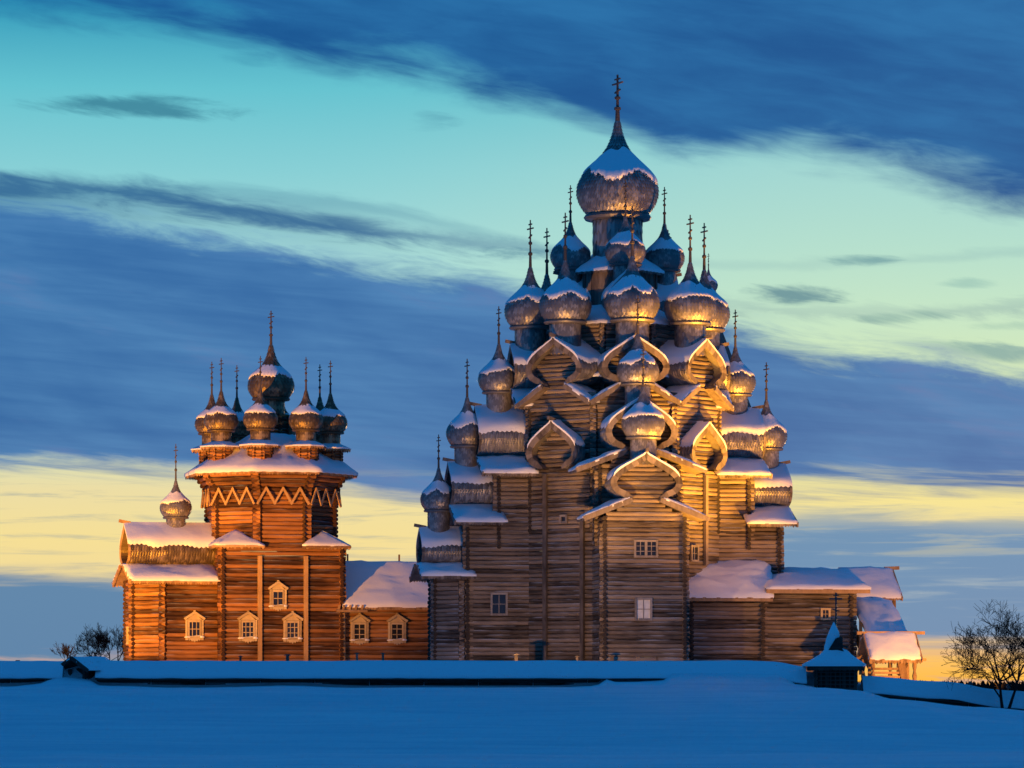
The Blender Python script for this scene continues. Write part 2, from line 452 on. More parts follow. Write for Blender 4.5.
def bochka(parent, phi, r0, r1, zw, h, a, W=0, drop=0, gable=None, band=.34, wallhalf=2.45, snow=True, mat_sh=None, mat_log=None, name='barrel_roof', eave0=None, eave1=None, seed=0, edge_mat=None, thick=.22):
    """r0..r1 span along heading phi; zw waist height; (a,h) half width and height; W/drop the lower eaves"""
    mat_sh = mat_sh or SHINGLE; mat_log = mat_log or GREY; edge_mat = edge_mat or BOARD
    m = MB()
    L = r1 - r0
    # canonical frame: x across, y = -r, z up from zw
    P2 = [Vector((x * a, z * h)) for x, z in KEEL]
    # resample outer outline
    seglen = [0]
    for p, q in zip(P2, P2[1:]): seglen.append(seglen[-1] + (q - p).length)
    def at(s):
        s = max(0, min(seglen[-1], s))
        for i in range(len(P2) - 1):
            if seglen[i + 1] >= s:
                return P2[i].lerp(P2[i + 1], (s - seglen[i]) / (seglen[i + 1] - seglen[i]))
        return P2[-1]
    def nrm(s):
        d = (at(s + .02) - at(s - .02)).normalized(); return Vector((d.y, -d.x))
    rows = 15; ds = seglen[-1] / rows; nt = max(4, int(L / .17))
    for sg in (1, -1):
        for i in range(rows):
            lo, hi = [], []
            s0 = i * ds
            for k in range(2 * nt + 1):
                y = -(r0 + L * k / (2 * nt))
                tip = k % 2 == 0
                s = s0 - ds * .1 if tip else s0 + ds * .5
                p = at(s) + nrm(s) * (.045 if tip else .03)
                q = at(s0 + ds * 1.5) + nrm(s0 + ds * 1.5) * .004
                lo.append(m.vert((sg * p.x, y, zw + p.y))); hi.append(m.vert((sg * q.x, y, zw + q.y)))
            for k in range(2 * nt):
                if k % 2 == 0: tone = random.random()
                f = (lo[k], lo[k + 1], hi[k + 1], hi[k])
                m.face(f if sg < 0 else f[::-1], tone)
    # inner lining
    inn = keel_in(a, h, thick)
    for sg in (1, -1):
        for p, q in zip(inn, inn[1:]):
            m.poly([(sg * p.x, -r0, zw + p.y), (sg * q.x, -r0, zw + q.y), (sg * q.x, -r1 + .03, zw + q.y), (sg * p.x, -r1 + .03, zw + p.y)], .6)
    br = m.build(name, mat_sh, parent, rz=phi)
    # front band (fascia), thick board following the keel
    fb = MB(); fin = keel_in(a, h, band); yf = -r1 - .03; yb = -r1 + .12
    nseg = len(P2)
    for sg in (1, -1):
        for i in range(nseg - 1):
            o0, o1, i0, i1 = P2[i] * 1.03, P2[i + 1] * 1.03, fin[i], fin[i + 1]
            o0 = Vector((o0.x, P2[i].y)); o1 = Vector((o1.x, P2[i + 1].y + (.06 if i == nseg - 2 else 0)))
            tone = random.random()
            def V(p, y): return (sg * p.x, y, zw + p.y)
            fb.poly([V(o0, yf), V(o1, yf), V(i1, yf + .05), V(i0, yf + .05)][::sg], tone)
            fb.poly([V(o0, yb), V(o1, yb), V(o1, yf), V(o0, yf)][::sg], tone)
            fb.poly([V(i0, yf + .05), V(i1, yf + .05), V(i1, yb), V(i0, yb)][::sg], tone)
            fb.poly([V(o1, yb), V(o0, yb), V(i0, yb), V(i1, yb)][::sg], tone)
    if W:
        e0 = r0 if eave0 is None else eave0; e1 = r1 if eave1 is None else eave1
        x0 = a * .40
        for sg in (1, -1):
            mid = Vector((x0 + (W - x0) * .5, -drop * .56))
            qa = [(sg * x0, -e0, zw + .02), (sg * mid.x, -e0, zw + mid.y), (sg * mid.x, -e1, zw + mid.y), (sg * x0, -e1, zw + .02)]
            qb = [(sg * mid.x, -e0, zw + mid.y), (sg * W, -e0, zw - drop), (sg * W, -e1, zw - drop), (sg * mid.x, -e1, zw + mid.y)]
            fb.slab(qa, .13, .4); fb.slab(qb, .13, .55)
            # fascia board on the sloping front edge
            fb.beam((sg * x0, -e1 - .02, zw - .08), (sg * (W + .08), -e1 - .02, zw - drop - .09), .30, .09, (0, -1, 0), .6)
            # board ends hanging along the long eave
            fb.teeth((sg * (W + .02), -e0, zw - drop), (sg * (W + .02), -e1, zw - drop), max(4, int((e1 - e0) / .16)), .24)
    fb.beam((0, -r1 + .4, zw + h * 1.05 + .02), (0, -r1 - .34, zw + h * 1.05 + .16), .16, .2, (0, 0, 1), .5)
    fb.build('edge_board', edge_mat, br)
    if gable is not None:
        g = MB(); fi = keel_in(a, h, band * .7)
        def hw(z):
            if z < zw - drop: return wallhalf
            if z < zw + .05 and W:
                t = (z - (zw - drop)) / drop
                return min(wallhalf, wallhalf * (1 - t) + a * .36 * t) if t > .25 else wallhalf * (1 - .25 * max(0, t))
            zz = z - zw
            for p, q in zip(fi, fi[1:]):
                if p.y <= zz <= q.y: return p.x + (q.x - p.x) * (zz - p.y) / max(1e-6, q.y - p.y)
            return a * .36 if zz < .3 else 0
        zlo = zw - drop - .42 if W else zw - .1
        wall_logs(g, (0, -gable), (1, 0), wallhalf, zlo, zw + h * .98, hw=hw, seg=2)
        g.build('gable_wall', mat_log, br)
    if snow:
        s_ = MB(); nu, nv = max(8, int(L * 7)), 12
        for sg in (1, -1):
            grid = []
            for k in range(nu + 1):
                y = -(r0 + (L + .04) * k / nu)
                lowz = .60 * seglen[5] + .4 * seglen[6] + .10 * h * noise.noise(Vector((y * .9, sg * 3 + seed, phi))) + (.05 if k % 2 else -.05)
                row = []
                for j in range(nv + 1):
                    t = j / nv; s = lowz + (seglen[-1] - lowz) * t
                    p = at(s); n = nrm(s)
                    th = .05 + .12 * min(1, t / .15) ** .6 * (1 - .35 * t) * (1 + .5 * noise.noise(Vector((y, t * 2, seed + phi))))
                    if j == 0: th = .03
                    if k in (0, nu): th *= .75
                    q = p + n * th
                    if j == nv: q = Vector((0, p.y + .10))
                    row.append(s_.vert((sg * max(0, q.x), y, zw + q.y)))
                grid.append(row)
            for k in range(nu):
                for j in range(nv):
                    f = (grid[k][j], grid[k + 1][j], grid[k + 1][j + 1], grid[k][j + 1])
                    s_.face(f if sg < 0 else f[::-1])
            # end lip
            for k, yy in ((nu, 0),):
                for j in range(nv):
                    A, B = s_.v[grid[k][j]], s_.v[grid[k][j + 1]]
                    pa, pb = at(lowz + (seglen[-1] - lowz) * j / nv), at(lowz + (seglen[-1] - lowz) * (j + 1) / nv)
                    s_.poly([A, B, (sg * pb.x, A[1], zw + pb.y), (sg * pa.x, A[1], zw + pa.y)])
        if W:
            for sg in (1, -1):
                x0 = a * .46; xe = W + .03
                qd = [(sg * x0, -e0, zw - .02), (sg * xe, -e0, zw - drop), (sg * xe, -e1 - .02, zw - drop), (sg * x0, -e1 - .02, zw - .02)]
                s_.snow(qd, .26, 10, 14, seed=seed + phi * 3 + sg)
        s_.build('snow_cover', SNOW, br, smooth=True)
    return br


def window(parent, loc, w, h, rz=0, nx=2, ny=3, mat=None, pane=None, double=False, carved=False):
    """framed window facing local -y"""
    fm = MB(); mat = mat or FRAMEG
    t = .13
    fm.box((-w / 2, 0, h / 2), (t, .12, h + t)); fm.box((w / 2, 0, h / 2), (t, .12, h + t))
    fm.box((0, 0, 0), (w - t, .118, t)); fm.box((0, 0, h), (w - t, .118, t))
    if double: fm.box((0, 0, h / 2), (t * 1.2, .116, h - t))
    halves = ((-w / 4, w / 2), (w / 4, w / 2)) if double else ((0, w),)
    for (cx, ww) in halves:
        for i in range(1, nx): fm.box((cx - ww / 2 + ww * i / nx, .02, h / 2), (.045, .05, h - t))
        for j in range(1, ny): fm.box((cx, .022, h * j / ny), (ww - t, .045, .045))
    if carved:
        fm.box((-w / 2 - .10, -.01, h / 2 - .05), (.16, .10, h + .30)); fm.box((w / 2 + .10, -.01, h / 2 - .05), (.16, .10, h + .30))
        pz = h + .13
        fm.beam((-w / 2 - .26, -.06, pz), (0, -.06, pz + .42), .14, .16, (0, -1, 0)); fm.beam((w / 2 + .26, -.063, pz), (0, -.063, pz + .42), .14, .16, (0, -1, 0))
        fm.poly([(-w / 2 - .1, -.02, pz - .05), (w / 2 + .1, -.02, pz - .05), (0, -.02, pz + .38)], .6)
        fm.box((0, -.05, pz + .45), (.12, .10, .20))
        n = 5
        for i in range(n):
            x = -w / 2 + w * (i + .5) / n; d = .16 + .12 * (1 - abs(i - 2) / 2)
            fm.poly([(x - w / n / 2, -.04, -.07), (x - w / n / 2, -.04, -.07 - d * .6), (x, -.04, -.07 - d), (x + w / n / 2, -.04, -.07 - d * .6), (x + w / n / 2, -.04, -.07)], .6)
    o = fm.build('window', mat, parent, loc, rz)
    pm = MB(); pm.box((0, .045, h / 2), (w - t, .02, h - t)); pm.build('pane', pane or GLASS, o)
    if carved:
        sm = MB(); sm.snow([(-w / 2 - .2, -.1, -.02), (w / 2 + .2, -.1, -.02), (w / 2 + .2, .02, -.02), (-w / 2 - .2, .02, -.02)], .10, 6, 3)
        sm.build('snow', SNOW, o, smooth=True)
    return o


class Site:
    """a building's own frame: x to its right, -y to its front"""
    def __init__(s, x0, y0, th): s.x0, s.y0, s.th = x0, y0, th
    def hit(s, px, py, v):
        """where the sight line of the photograph meets the wall plane v"""
        a, b = (px - 512) / F, (HY - py) / F
        # v = dx*sin - dy*cos
        t = (v + s.x0 * sin(s.th) - (240 + s.y0) * cos(s.th)) / (a * sin(s.th) - cos(s.th))
        X, Y = a * t, -240 + t
        dx, dy = X - s.x0, Y - s.y0
        return dx * cos(s.th) + dy * sin(s.th), CAM.z + b * t


# ================================================================== the great church
TH = radians(7.8)
A = Site(6.65, 0, TH)
big = empty('wooden_church', (6.65, 0, 0), TH)
tag(big, 'tall grey log church rising in tiers of onion domes to one great dome', 'church')

m = MB(); oct_logs(m, 5.95, -.3, 16.6, sides=(7, 1), ext=.25); oct_logs(m, 5.95, 8.0, 16.6, sides=(0, 2, 6), ext=.25); oct_logs(m, 5.95, -.3, 16.6, sides=(3, 4, 5), ext=.25)
m.build('log_tower', GREY, big)
m = MB(); oct_logs(m, 3.75, 16.0, 21.1, sides=range(8), ext=.2)
m.build('log_tower', GREY, big)
# boarded upper tier
m = MB()
for k in range(8):
    ph = radians(45 * k); hw_ = 2.25 * math.tan(pi / 8)
    n = 7
    for i in range(n):
        s0 = -hw_ + 2 * hw_ * i / n; s1 = -hw_ + 2 * hw_ * (i + .94) / n
        p = [polar(ph, 2.25 + .02 * (i % 2), s0), polar(ph, 2.25 + .02 * (i % 2), s1)]
        m.poly([(p[0].x, p[0].y, 20.6), (p[1].x, p[1].y, 20.6), (p[1].x, p[1].y, 24.5), (p[0].x, p[0].y, 24.5)], random.random())
    for sg in (-1, 1):
        a_ = polar(ph, 2.28, sg * hw_)
        m.beam((a_.x, a_.y, 20.6), (a_.x, a_.y, 24.5), .16, .16, (sin(ph), -cos(ph), 0))
m.build('board_tower', BOARD, big)


def oct_roof(parent, ri, zi, ro, zo, name='ledge_roof', t=.22, mat=None, off=0, wavy=.0, seed=0, teeth=True, phase=0):
    m = MB(); s_ = MB(); tg = math.tan(pi / 8)
    for k in range(8):
        ph = radians(45 * k + off)
        q = [polar(ph, ri, -ri * tg), polar(ph, ro, -ro * tg), polar(ph, ro, ro * tg), polar(ph, ri, ri * tg)]
        q[0].z = q[3].z = zi; q[1].z = q[2].z = zo
        m.slab(q, .12, .5)
        # rafters' shelf under the eave
        if teeth: m.teeth(q[1], q[2], max(5, int((q[2] - q[1]).length / .17)), .22)
    # one continuous skin of snow round the roof
    nth, nr = 96, 10; rows = []
    for j in range(nr + 1):
        t_ = j / nr; row = []
        for k in range(nth):
            th = 2 * pi * k / nth
            loc = ((th - radians(off) + pi / 8) % (pi / 4)) - pi / 8
            rr = (ri + (ro - ri) * t_) / cos(loc)
            d = Vector((sin(th), -cos(th), 0))
            p = d * (rr + (.06 if j == nr else 0)); p.z = zi + (zo - zi) * t_
            nz = 1 + .45 * noise.noise(p * .7 + Vector((seed, 0, 0))) + .2 * noise.noise(p * 2.1)
            lip = 1 if j < nr - 1 else (.8 if j == nr - 1 else .55)
            p.z += t * nz * lip
            row.append(s_.vert(p))
        rows.append(row)
    low = []
    for k in range(nth):
        v = Vector(s_.v[rows[-1][k]]); th = 2 * pi * k / nth
        loc = ((th - radians(off) + pi / 8) % (pi / 4)) - pi / 8
        low.append(s_.vert((v.x, v.y, zo - .03 - .03 * (k % 2))))
    rows.append(low)
    for A_, B_ in zip(rows, rows[1:]):
        for k in range(nth):
            s_.face((A_[k], B_[k], B_[(k + 1) % nth], A_[(k + 1) % nth]))
    o = m.build(name, mat or BOARD, parent)
    s_.build('snow_cover', SNOW, o, smooth=True)
    return o


oct_roof(big, 2.3, 22.1, 4.15, 21.0, seed=1)
oct_roof(big, 1.45, 25.3, 2.75, 24.45, seed=2)
oct_roof(big, 3.7, 18.6, 5.2, 17.6, seed=3, teeth=False, name='valley_roof')

# central drum and great dome
d = dome(big, 0, 0, 28.1, 2.55, 'great', cross=.63, drum=1)
# four domes of the upper tier on small barrel roofs
for k in range(4):
    ph = radians(90 * k)
    bochka(big, ph, 1.9, 3.75, 21.3, 2.9, 1.32, band=.22, gable=3.3, wallhalf=1.1, seed=k, thick=.12)
    p = polar(ph, 3.0); dome(big, p.x, p.y, 24.75, 1.25)
# eight domes round the main octagon
for k in range(8):
    ph = radians(45 * k)
    bochka(big, ph, 3.6, 6.8, 17.05, 2.8, 2.06, W=2.72, drop=1.15, gable=6.0, wallhalf=2.45, seed=k + 10, eave0=4.6, eave1=6.85)
    R = 5.55; p = polar(ph, R); dome(big, p.x, p.y, 21.05, 1.66 if k == 0 else 1.6)
# keel gables on the diagonal walls
for ph in (-45, 45, 135, -135):
    bochka(big, radians(ph), 6.0, 7.0, 11.85, 2.85, 1.9, gable=6.14, wallhalf=1.0, seed=ph, band=.36, name='keel_gable')

# wings with two barrel roofs each
for ph in (0, 90, 180, -90):
    f = radians(ph)
    # upper stage
    m = MB()
    for sg in (-1, 1):
        wall_logs(m, (sg * 2.45, -6.95), (0, 1), 1.0, 7.5 if ph != 180 else 0, 11.9, par=1, seg=2)
    wall_logs(m, (0, -7.9), (1, 0), 2.45, 7.0, 11.8)
    m.build('wing', GREY, big, rz=f)
    bochka(big, f, 4.2, 9.05, 12.8, 3.1, 2.17, W=3.95, drop=1.15, gable=7.92, seed=ph + 1, eave0=5.6)
    p = polar(f, 7.55); dome(big, p.x, p.y, 16.95, 1.28)
    # lower stage
    m = MB()
    for sg in (-1, 1):
        wall_logs(m, (sg * 2.451, -7.85), (0, 1), 2.0, -.3, 8.75, par=1, ext=.3, seg=3)
    wall_logs(m, (0, -9.85), (1, 0), 2.45, -.3, 8.6)
    m.build('wing', GREY, big, rz=f)
    bochka(big, f, 7.6, 10.75, 9.78, 2.65, 2.15, W=3.75, drop=1.15, gable=9.87, seed=ph + 2)
    p = polar(f, 9.55); dome(big, p.x, p.y, 13.55, 1.3)

# altar apse on the left: five-sided, lower, with its own barrel and dome
f = radians(-90)
m = MB()
corners = [(2.42, 9.7), (2.42, 10.15), (.95, 11.7), (-.95, 11.7), (-2.42, 10.15), (-2.42, 9.7)]
for i in range(5):
    (sa, ra), (sb, rb) = corners[i], corners[i + 1]
    pa, pb = Vector((sa, -ra, 0)), Vector((sb, -rb, 0)); c = (pa + pb) / 2
    wall_logs(m, c, pb - pa, (pb - pa).length / 2, -.3, 5.5, par=i % 2, ext=.22, seg=2)
m.build('apse', GREY, big, rz=f)
bochka(big, f, 9.4, 12.55, 6.1, 2.2, 1.7, W=3.35, drop=.8, gable=11.75, wallhalf=1.2, seed=77, eave1=12.75)
p = polar(f, 11.35); dome(big, p.x, p.y, 9.5, 1.13)

# vertical clamp boards on the walls
m_specs = [(-45, -1.07, -.2, 11.6), (-45, 1.78, -.2, 9.2), (45, .75, 6, 11.6)]
for (ph, s, z0, z1) in m_specs:
    m = MB(); q = polar(radians(ph), 6.22, s)
    nd = (sin(radians(ph)), -cos(radians(ph)), 0)
    m.beam((q.x, q.y, z0), (q.x, q.y, z1), .26, .2, nd)
    m.build('clamp_board', BOARD, big)

# windows
def at_front(px, py, v): return A.hit(px, py, v)
u, z = A.hit(646, 556.5, 10.02); window(big, (u, -10.02, z), 1.35, .95, 0, 2, 3, double=True)
u, z = A.hit(643.5, 619.5, 10.02); window(big, (u, -10.02, z), .95, 1.25, 0, 2, 2, pane=GLASS_REFL)
u, z = A.hit(499, 614.5, 2.62); window(big, (u, -2.62, z), .95, 1.3, 0, 2, 2)
u, z = A.hit(696, 561, 4.3); window(big, (u - .2, -4.9, z), .7, .9, radians(45), 2, 2)
w_ = polar(radians(-45), 6.2, .35); window(big, (w_.x, w_.y, 8.6), .45, .4, radians(-45), 1, 1)

# refectory on the right
m = MB()
wall_logs(m, (6.0, -4.9), (1, 0), 2.3, -.9, 3.95, ext=.3)
for x in (3.8, 8.3): wall_logs(m, (x, -3.9), (0, 1), 1.0, -.9, 3.8, par=1, ext=.32, seg=2)
m.build('gallery_wall', GREY, big)
m = MB()
qa = [(2.6, -2.3, 6.2), (2.6, -5.95, 3.95), (8.75, -5.95, 3.95), (9.3, -2.3, 6.2)]
m.slab(qa, .13); m.teeth(qa[1], qa[2], 36, .2); m.beam((2.6, -5.93, 3.80), (8.75, -5.93, 3.80), .16, .05, (0, -1, 0), .8)
m.beam((2.6, -5.6, 3.86), (8.7, -5.6, 3.86), .2, .2, (0, -1, 0), .7)
lr = m.build('gallery_roof', BOARDB, big)
s_ = MB(); s_.snow(qa, .42, 26, 16, 4, lip=.4); s_.build('snow_cover', SNOW, lr, smooth=True)
m = MB()
wall_logs(m, (11.2, -4.9), (1, 0), 2.75, -1.2, 4.5, ext=.3)
wall_logs(m, (11.2, 4.9), (1, 0), 2.75, -1.2, 4.5, ext=.3)
wall_logs(m, (13.9, 0), (0, 1), 4.9, -1.2, 4.4, par=1, ext=.3)
m.build('refectory_wall', GREY, big)
m = MB(); s_ = MB()
for sg in (-1, 1):
    q = [(8.35, 0, 5.75), (8.35, sg * 5.9, 4.5), (14.9, sg * 5.9, 4.5), (14.9, 0, 5.75)]
    m.slab(q, .13); m.teeth(q[1], q[2], 38, .2); m.beam((8.35, sg * 5.88, 4.34), (14.9, sg * 5.88, 4.34), .2, .05, (0, -1, 0), .8)
    m.beam((8.4, sg * 5.45, 4.38), (14.6, sg * 5.45, 4.38), .22, .22, (0, -1, 0), .9)
    s_.snow(q, .38, 24, 16, 5 + sg, lip=.4)
rr = m.build('refectory_roof', BOARDB, big)
s_.build('snow_cover', SNOW, rr, smooth=True)
u, z = A.hit(825.5, 619, 5.05); window(big, (u, -5.06, z), .5, .62, 0, 2, 2, mat=FRAMEM)

# entrance porch at the far right: landing roof, covered stair, lower porch
m = MB(); s_ = MB()
for sg in (-1, 1):
    q = [(14.2, 0, 5.95), (14.2, sg * 2.6, 4.05), (17.7, sg * 2.6, 4.05), (17.7, 0, 5.95)]
    m.slab(q, .12); m.teeth(q[1], q[2], 20, .2)
    m.beam((17.72, 0, 5.9), (17.72, sg * 2.7, 3.95), .26, .07, (1, 0, 0), .8)
    s_.snow(q, .32, 14, 12, 9 + sg, lip=.4)
m.beam((17.2, 0, 5.98), (18.15, 0, 6.02), .22, .26, (0, -1, 0), .8)
for sg in (-1, 1):
    m.beam((17.3, sg * 2.2, 1.2), (17.3, sg * 2.2, 4.0), .2, .2, (0, -1, 0))
m.slab([(14, 2.5, 1.6), (14, -2.5, 1.6), (17.4, -2.5, 1.6), (17.4, 2.5, 1.6)], .25)
m.beam((17.3, -2.3, 2.5), (17.3, 2.3, 2.5), 1.5, .08, (1, 0, 0))
po = m.build('porch_roof', BOARDB, big); s_.build('snow_cover', SNOW, po, smooth=True)
m = MB(); s_ = MB()
q = [(14.4, -2.2, 4.0), (14.4, -7.6, 1.55), (17.0, -7.6, 1.55), (17.0, -2.2, 4.0)]
m.slab(q, .12)
for x in (14.5, 16.9):
    m.beam((x, -2.3, 2.4), (x, -7.6, -.2), .9, .08, (1, 0, 0))
    for y, zt in ((-2.5, 3.8), (-5, 2.6), (-7.4, 1.5)):
        m.beam((x, y, zt - 3.4), (x, y, zt), .18, .18, (0, -1, 0))
st = m.build('stair_roof', BOARDB, big)
s_.snow(q, .34, 12, 18, 21, lip=.4); s_.build('snow_cover', SNOW, st, smooth=True)
m = MB(); s_ = MB()
for sg in (-1, 1):
    q = [(13.9, -8.3, 1.72), (13.9, -8.3 + sg * 1.75, .1), (17.15, -8.3 + sg * 1.75, .1), (17.15, -8.3, 1.72)]
    m.slab(q, .12); m.teeth(q[1], q[2], 17, .26)
    for x in (13.88, 17.17):
        m.beam((x, -8.3, 1.7), (x, -8.3 + sg * 1.85, .02), .24, .06, (1, 0, 0), .8)
    s_.snow(q, .26, 14, 12, 31 + sg, lip=.45)
    for x in (14.2, 15.9, 16.8):
        m.tube([(x, -8.3 + sg * 1.3, -2.6), (x, -8.3 + sg * 1.3, -1.2), (x, -8.3 + sg * 1.3, -.9), (x, -8.3 + sg * 1.3, -.6), (x, -8.3 + sg * 1.3, -.3), (x, -8.3 + sg * 1.3, .15)], [.12, .1, .15, .08, .14, .11], 8)
m.beam((13.5, -8.3, 1.74), (17.75, -8.3, 1.76), .2, .24, (0, -1, 0), .8)
m.beam((13.9, -9.9, .1), (17.45, -9.9, .1), .18, .18, (0, -1, 0), .8)
for i in range(7):
    m.box((15.0, -9.72, -1.9 + i * .24), (1.7, .12, .14))
m.beam((15.9, -9.75, .0), (16.35, -9.75, -2.0), .45, .16, (0, -1, 0), .2)
lp = m.build('porch', BOARDB, big); s_.build('snow_cover', SNOW, lp, smooth=True)

# ================================================================== the smaller church
TH2 = radians(14); K2 = 1.041
B = Site(-16.07, 14, TH2)
sm = empty('wooden_church', (-16.07, 14, .072), TH2)
sm.scale = (K2, K2, K2)
tag(sm, 'smaller brown log church with a ring of domes on an octagonal tower', 'church')

m = MB(); oct_logs(m, 3.8, 7.0, 11.9, ext=.3, flare=lambda z: max(0, (z - 10.6)) ** 1.5 * .42)
m.build('log_tower', BROWN, sm)
m = MB()
for i, (c, t) in enumerate((((0, -3.8), (1, 0)), ((3.8, 0), (0, 1)), ((0, 3.8), (1, 0)), ((-3.8, 0), (0, 1)))):
    wall_logs(m, c, t, 3.8, -.3, 7.35, par=i % 2)
m.build('log_base', BROWN, sm)
# corner roofs between square and octagon
for k in range(4):
    ph = radians(45 + 90 * k); m = MB(); s_ = MB()
    ap = 3.85; tg = math.tan(pi / 8)
    a0, a1 = polar(ph, ap + .1, -ap * tg - .3), polar(ph, ap + .1, ap * tg + .3)
    c = polar(ph, 3.8 * sqrt(2) + .75)
    e0 = polar(radians(90 * k), 4.35, 1.2); e1 = polar(radians(90 * k + 90), 4.35, -1.2)
    a0.z = a1.z = 7.5; e0.z = e1.z = c.z = 7.35
    tip = (a0 + a1) / 2; tip.z = 8.35
    for (p, q, r) in ((a0, e0, c), (a1, c, e1)):
        m.poly([tip, p, q, r] if p is a0 else [tip, r, e1, p], .5)
        m.poly([Vector(v) - Vector((0, 0, .12)) for v in ([tip, p, q, r] if p is a0 else [tip, r, e1, p])], .5)
    m.teeth(e0, c, 14, .24); m.teeth(c, e1, 14, .24)
    m.beam(e0 - Vector((0, 0, .06)), c - Vector((0, 0, .06)), .13, .06, polar(radians(90 * k), 1)); m.beam(c - Vector((0, 0, .06)), e1 - Vector((0, 0, .06)), .13, .06, polar(radians(90 * k + 90), 1))
    s_.snow([tip, a0, e0, c], .12, 8, 8, k, lip=.5, over=.02); s_.snow([tip, c, e1, a1], .12, 8, 8, k + 5, lip=.5, over=.02)
    o = m.build('corner_roof', BOARDB, sm); s_.build('snow_cover', SNOW, o, smooth=True)
# zigzag belt of boards
m = MB()
for k in range(8):
    ph = radians(45 * k); nd = polar(ph, 1)
    for i in range(3):
        s = (i - 1) * 1.08
        for sg in (-1, 1):
            p0 = polar(ph, 4.24, s + sg * .58); p0.z = 9.95; p1 = polar(ph, 4.24 + .012 * sg, s - sg * .03); p1.z = 11.02
            m.beam(p0, p1, .14, .08, nd, .9)
m.build('zigzag_belt', BOARDB, sm)
oct_roof(sm, 1.3, 14.35, 5.2, 11.98, 'tent_roof', t=.28, mat=BOARDB, seed=8)
# domes of the tower
m = MB(); oct_logs(m, .95, 13.6, 16.0, dia=.22, ext=.14); m.build('drum_base', BROWN, sm)
dome(sm, 0, 0, 16.93, 1.47, 'wide', cross=.80)
for i, ap in enumerate((-10.0, 35, 80, 125, 170, -145, -100, -55)):
    ph = radians(ap + 3.65 - 14 + 0)
    # ring positions in the church's own frame
    p = polar(ph, 3.85)
    m = MB(); oct_logs(m, .66, 12.4, 13.62, dia=.19, ext=.12)
    o = m.build('drum_base', BROWN, sm, (p.x, p.y, 0), ph)
    sk = oct_roof(sm, .55, 13.95, 1.22, 13.66, 'collar_roof', t=.07, mat=BOARDB, seed=i)
    sk.location = (p.x, p.y, 0); sk.rotation_euler.z = ph
    dome(sm, p.x, p.y, 14.72, 1.07, 'wide', cross=1.05)
# apse
m = MB()
f = radians(-90)
corners = [(3.0, 3.9), (3.0, 7.45), (1.3, 9.1), (-1.3, 9.1), (-3.0, 7.45), (-3.0, 3.9)]
for i in range(5):
    (sa, ra), (sb, rb) = corners[i], corners[i + 1]
    pa, pb = Vector((sa, -ra, 0)), Vector((sb, -rb, 0)); c = (pa + pb) / 2
    wall_logs(m, c, pb - pa, (pb - pa).length / 2, -.3, 5.25, par=i % 2, ext=.25, seg=3)
m.build('apse', BROWN, sm, rz=f)
bochka(sm, f, 3.8, 9.45, 6.15, 2.55, 1.95, W=3.85, drop=1.05, gable=8.7, wallhalf=1.4, seed=5, mat_sh=SHINGLE2, mat_log=BROWN, edge_mat=BOARDB, eave1=9.6, band=.2)
p = polar(f, 6.15); dome(sm, p.x, p.y, 9.25, 1.0, 'tall', cross=1.25)
# refectory
m = MB()
wall_logs(m, (7.7, -3.5), (1, 0), 3.8, -.3, 3.5); wall_logs(m, (7.7, 3.5), (1, 0), 3.8, -.3, 3.5)
wall_logs(m, (11.5, 0), (0, 1), 3.5, -.3, 5.9, par=1, hw=lambda z: 3.8 if z < 3.5 else max(0, 3.8 * (6.6 - z) / 3.1))
m.build('refectory_wall', BROWN, sm)
m = MB(); s_ = MB()
for sg in (-1, 1):
    q = [(3.85, 0, 6.45), (3.85, sg * 4.25, 3.5), (12.0, sg * 4.25, 3.5), (12.0, 0, 6.45)]
    m.slab(q, .13); m.teeth(q[1], q[2], 46, .18); m.beam((3.85, sg * 4.0, 3.42), (12, sg * 4.0, 3.42), .18, .2, (0, -1, 0), .6)
    s_.snow(q, .3, 26, 16, 15 + sg, lip=.4)
for x in (5.0, 8.4): m.beam((x, 0, 6.5), (x, 0, 7.0), .1, .1)
ro = m.build('refectory_roof', BOARDB, sm); s_.build('snow_cover', SNOW, ro, smooth=True)
m = MB(); m.log((3.4, -4.3, 3.25), (5.4, -4.3, 3.25), .09); m.log((3.95, -3.9, -.2), (3.95, -3.9, 3.4), .13)
for x in (3.5, 3.8, 4.2, 4.6, 5.0): m.beam((x, -4.25, 3.2), (x + .1, -4.4, 3.62), .14, .05)
gu = m.build('gutter', BOARDB, sm)
# windows and clamp boards
def w2(px, py, v, w, h, **k):
    u, z = B.hit(px, py, v * K2)
    window(sm, (u / K2, -v, (z - .072) / K2), w, h, 0, mat=FRAMEM, carved=True, **k)
w2(278, 606, 4.02, .72, .95, nx=2, ny=2); w2(248, 638, 4.02, .80, 1.05, nx=3, ny=3); w2(292.5, 638.5, 4.02, .80, 1.05, nx=3, ny=3)
w2(194.5, 637, 3.2, .78, 1.0, nx=3, ny=2); w2(359.5, 640, 3.72, .80, 1.05, nx=2, ny=3); w2(397, 640, 3.72, .80, 1.05, nx=2, ny=3)
window(sm, (-9.3, -.5, 1.2), .5, 1.0, radians(-90), 1, 2, mat=FRAMEM)
for px in (260, 306):
    u, _ = B.hit(px, 600, 4.06 * K2); m = MB(); m.beam((u / K2, -4.03, -.2), (u / K2, -4.03, 6.7), .26, .2, (0, -1, 0), .8); m.build('clamp_board', BOARDB, sm)

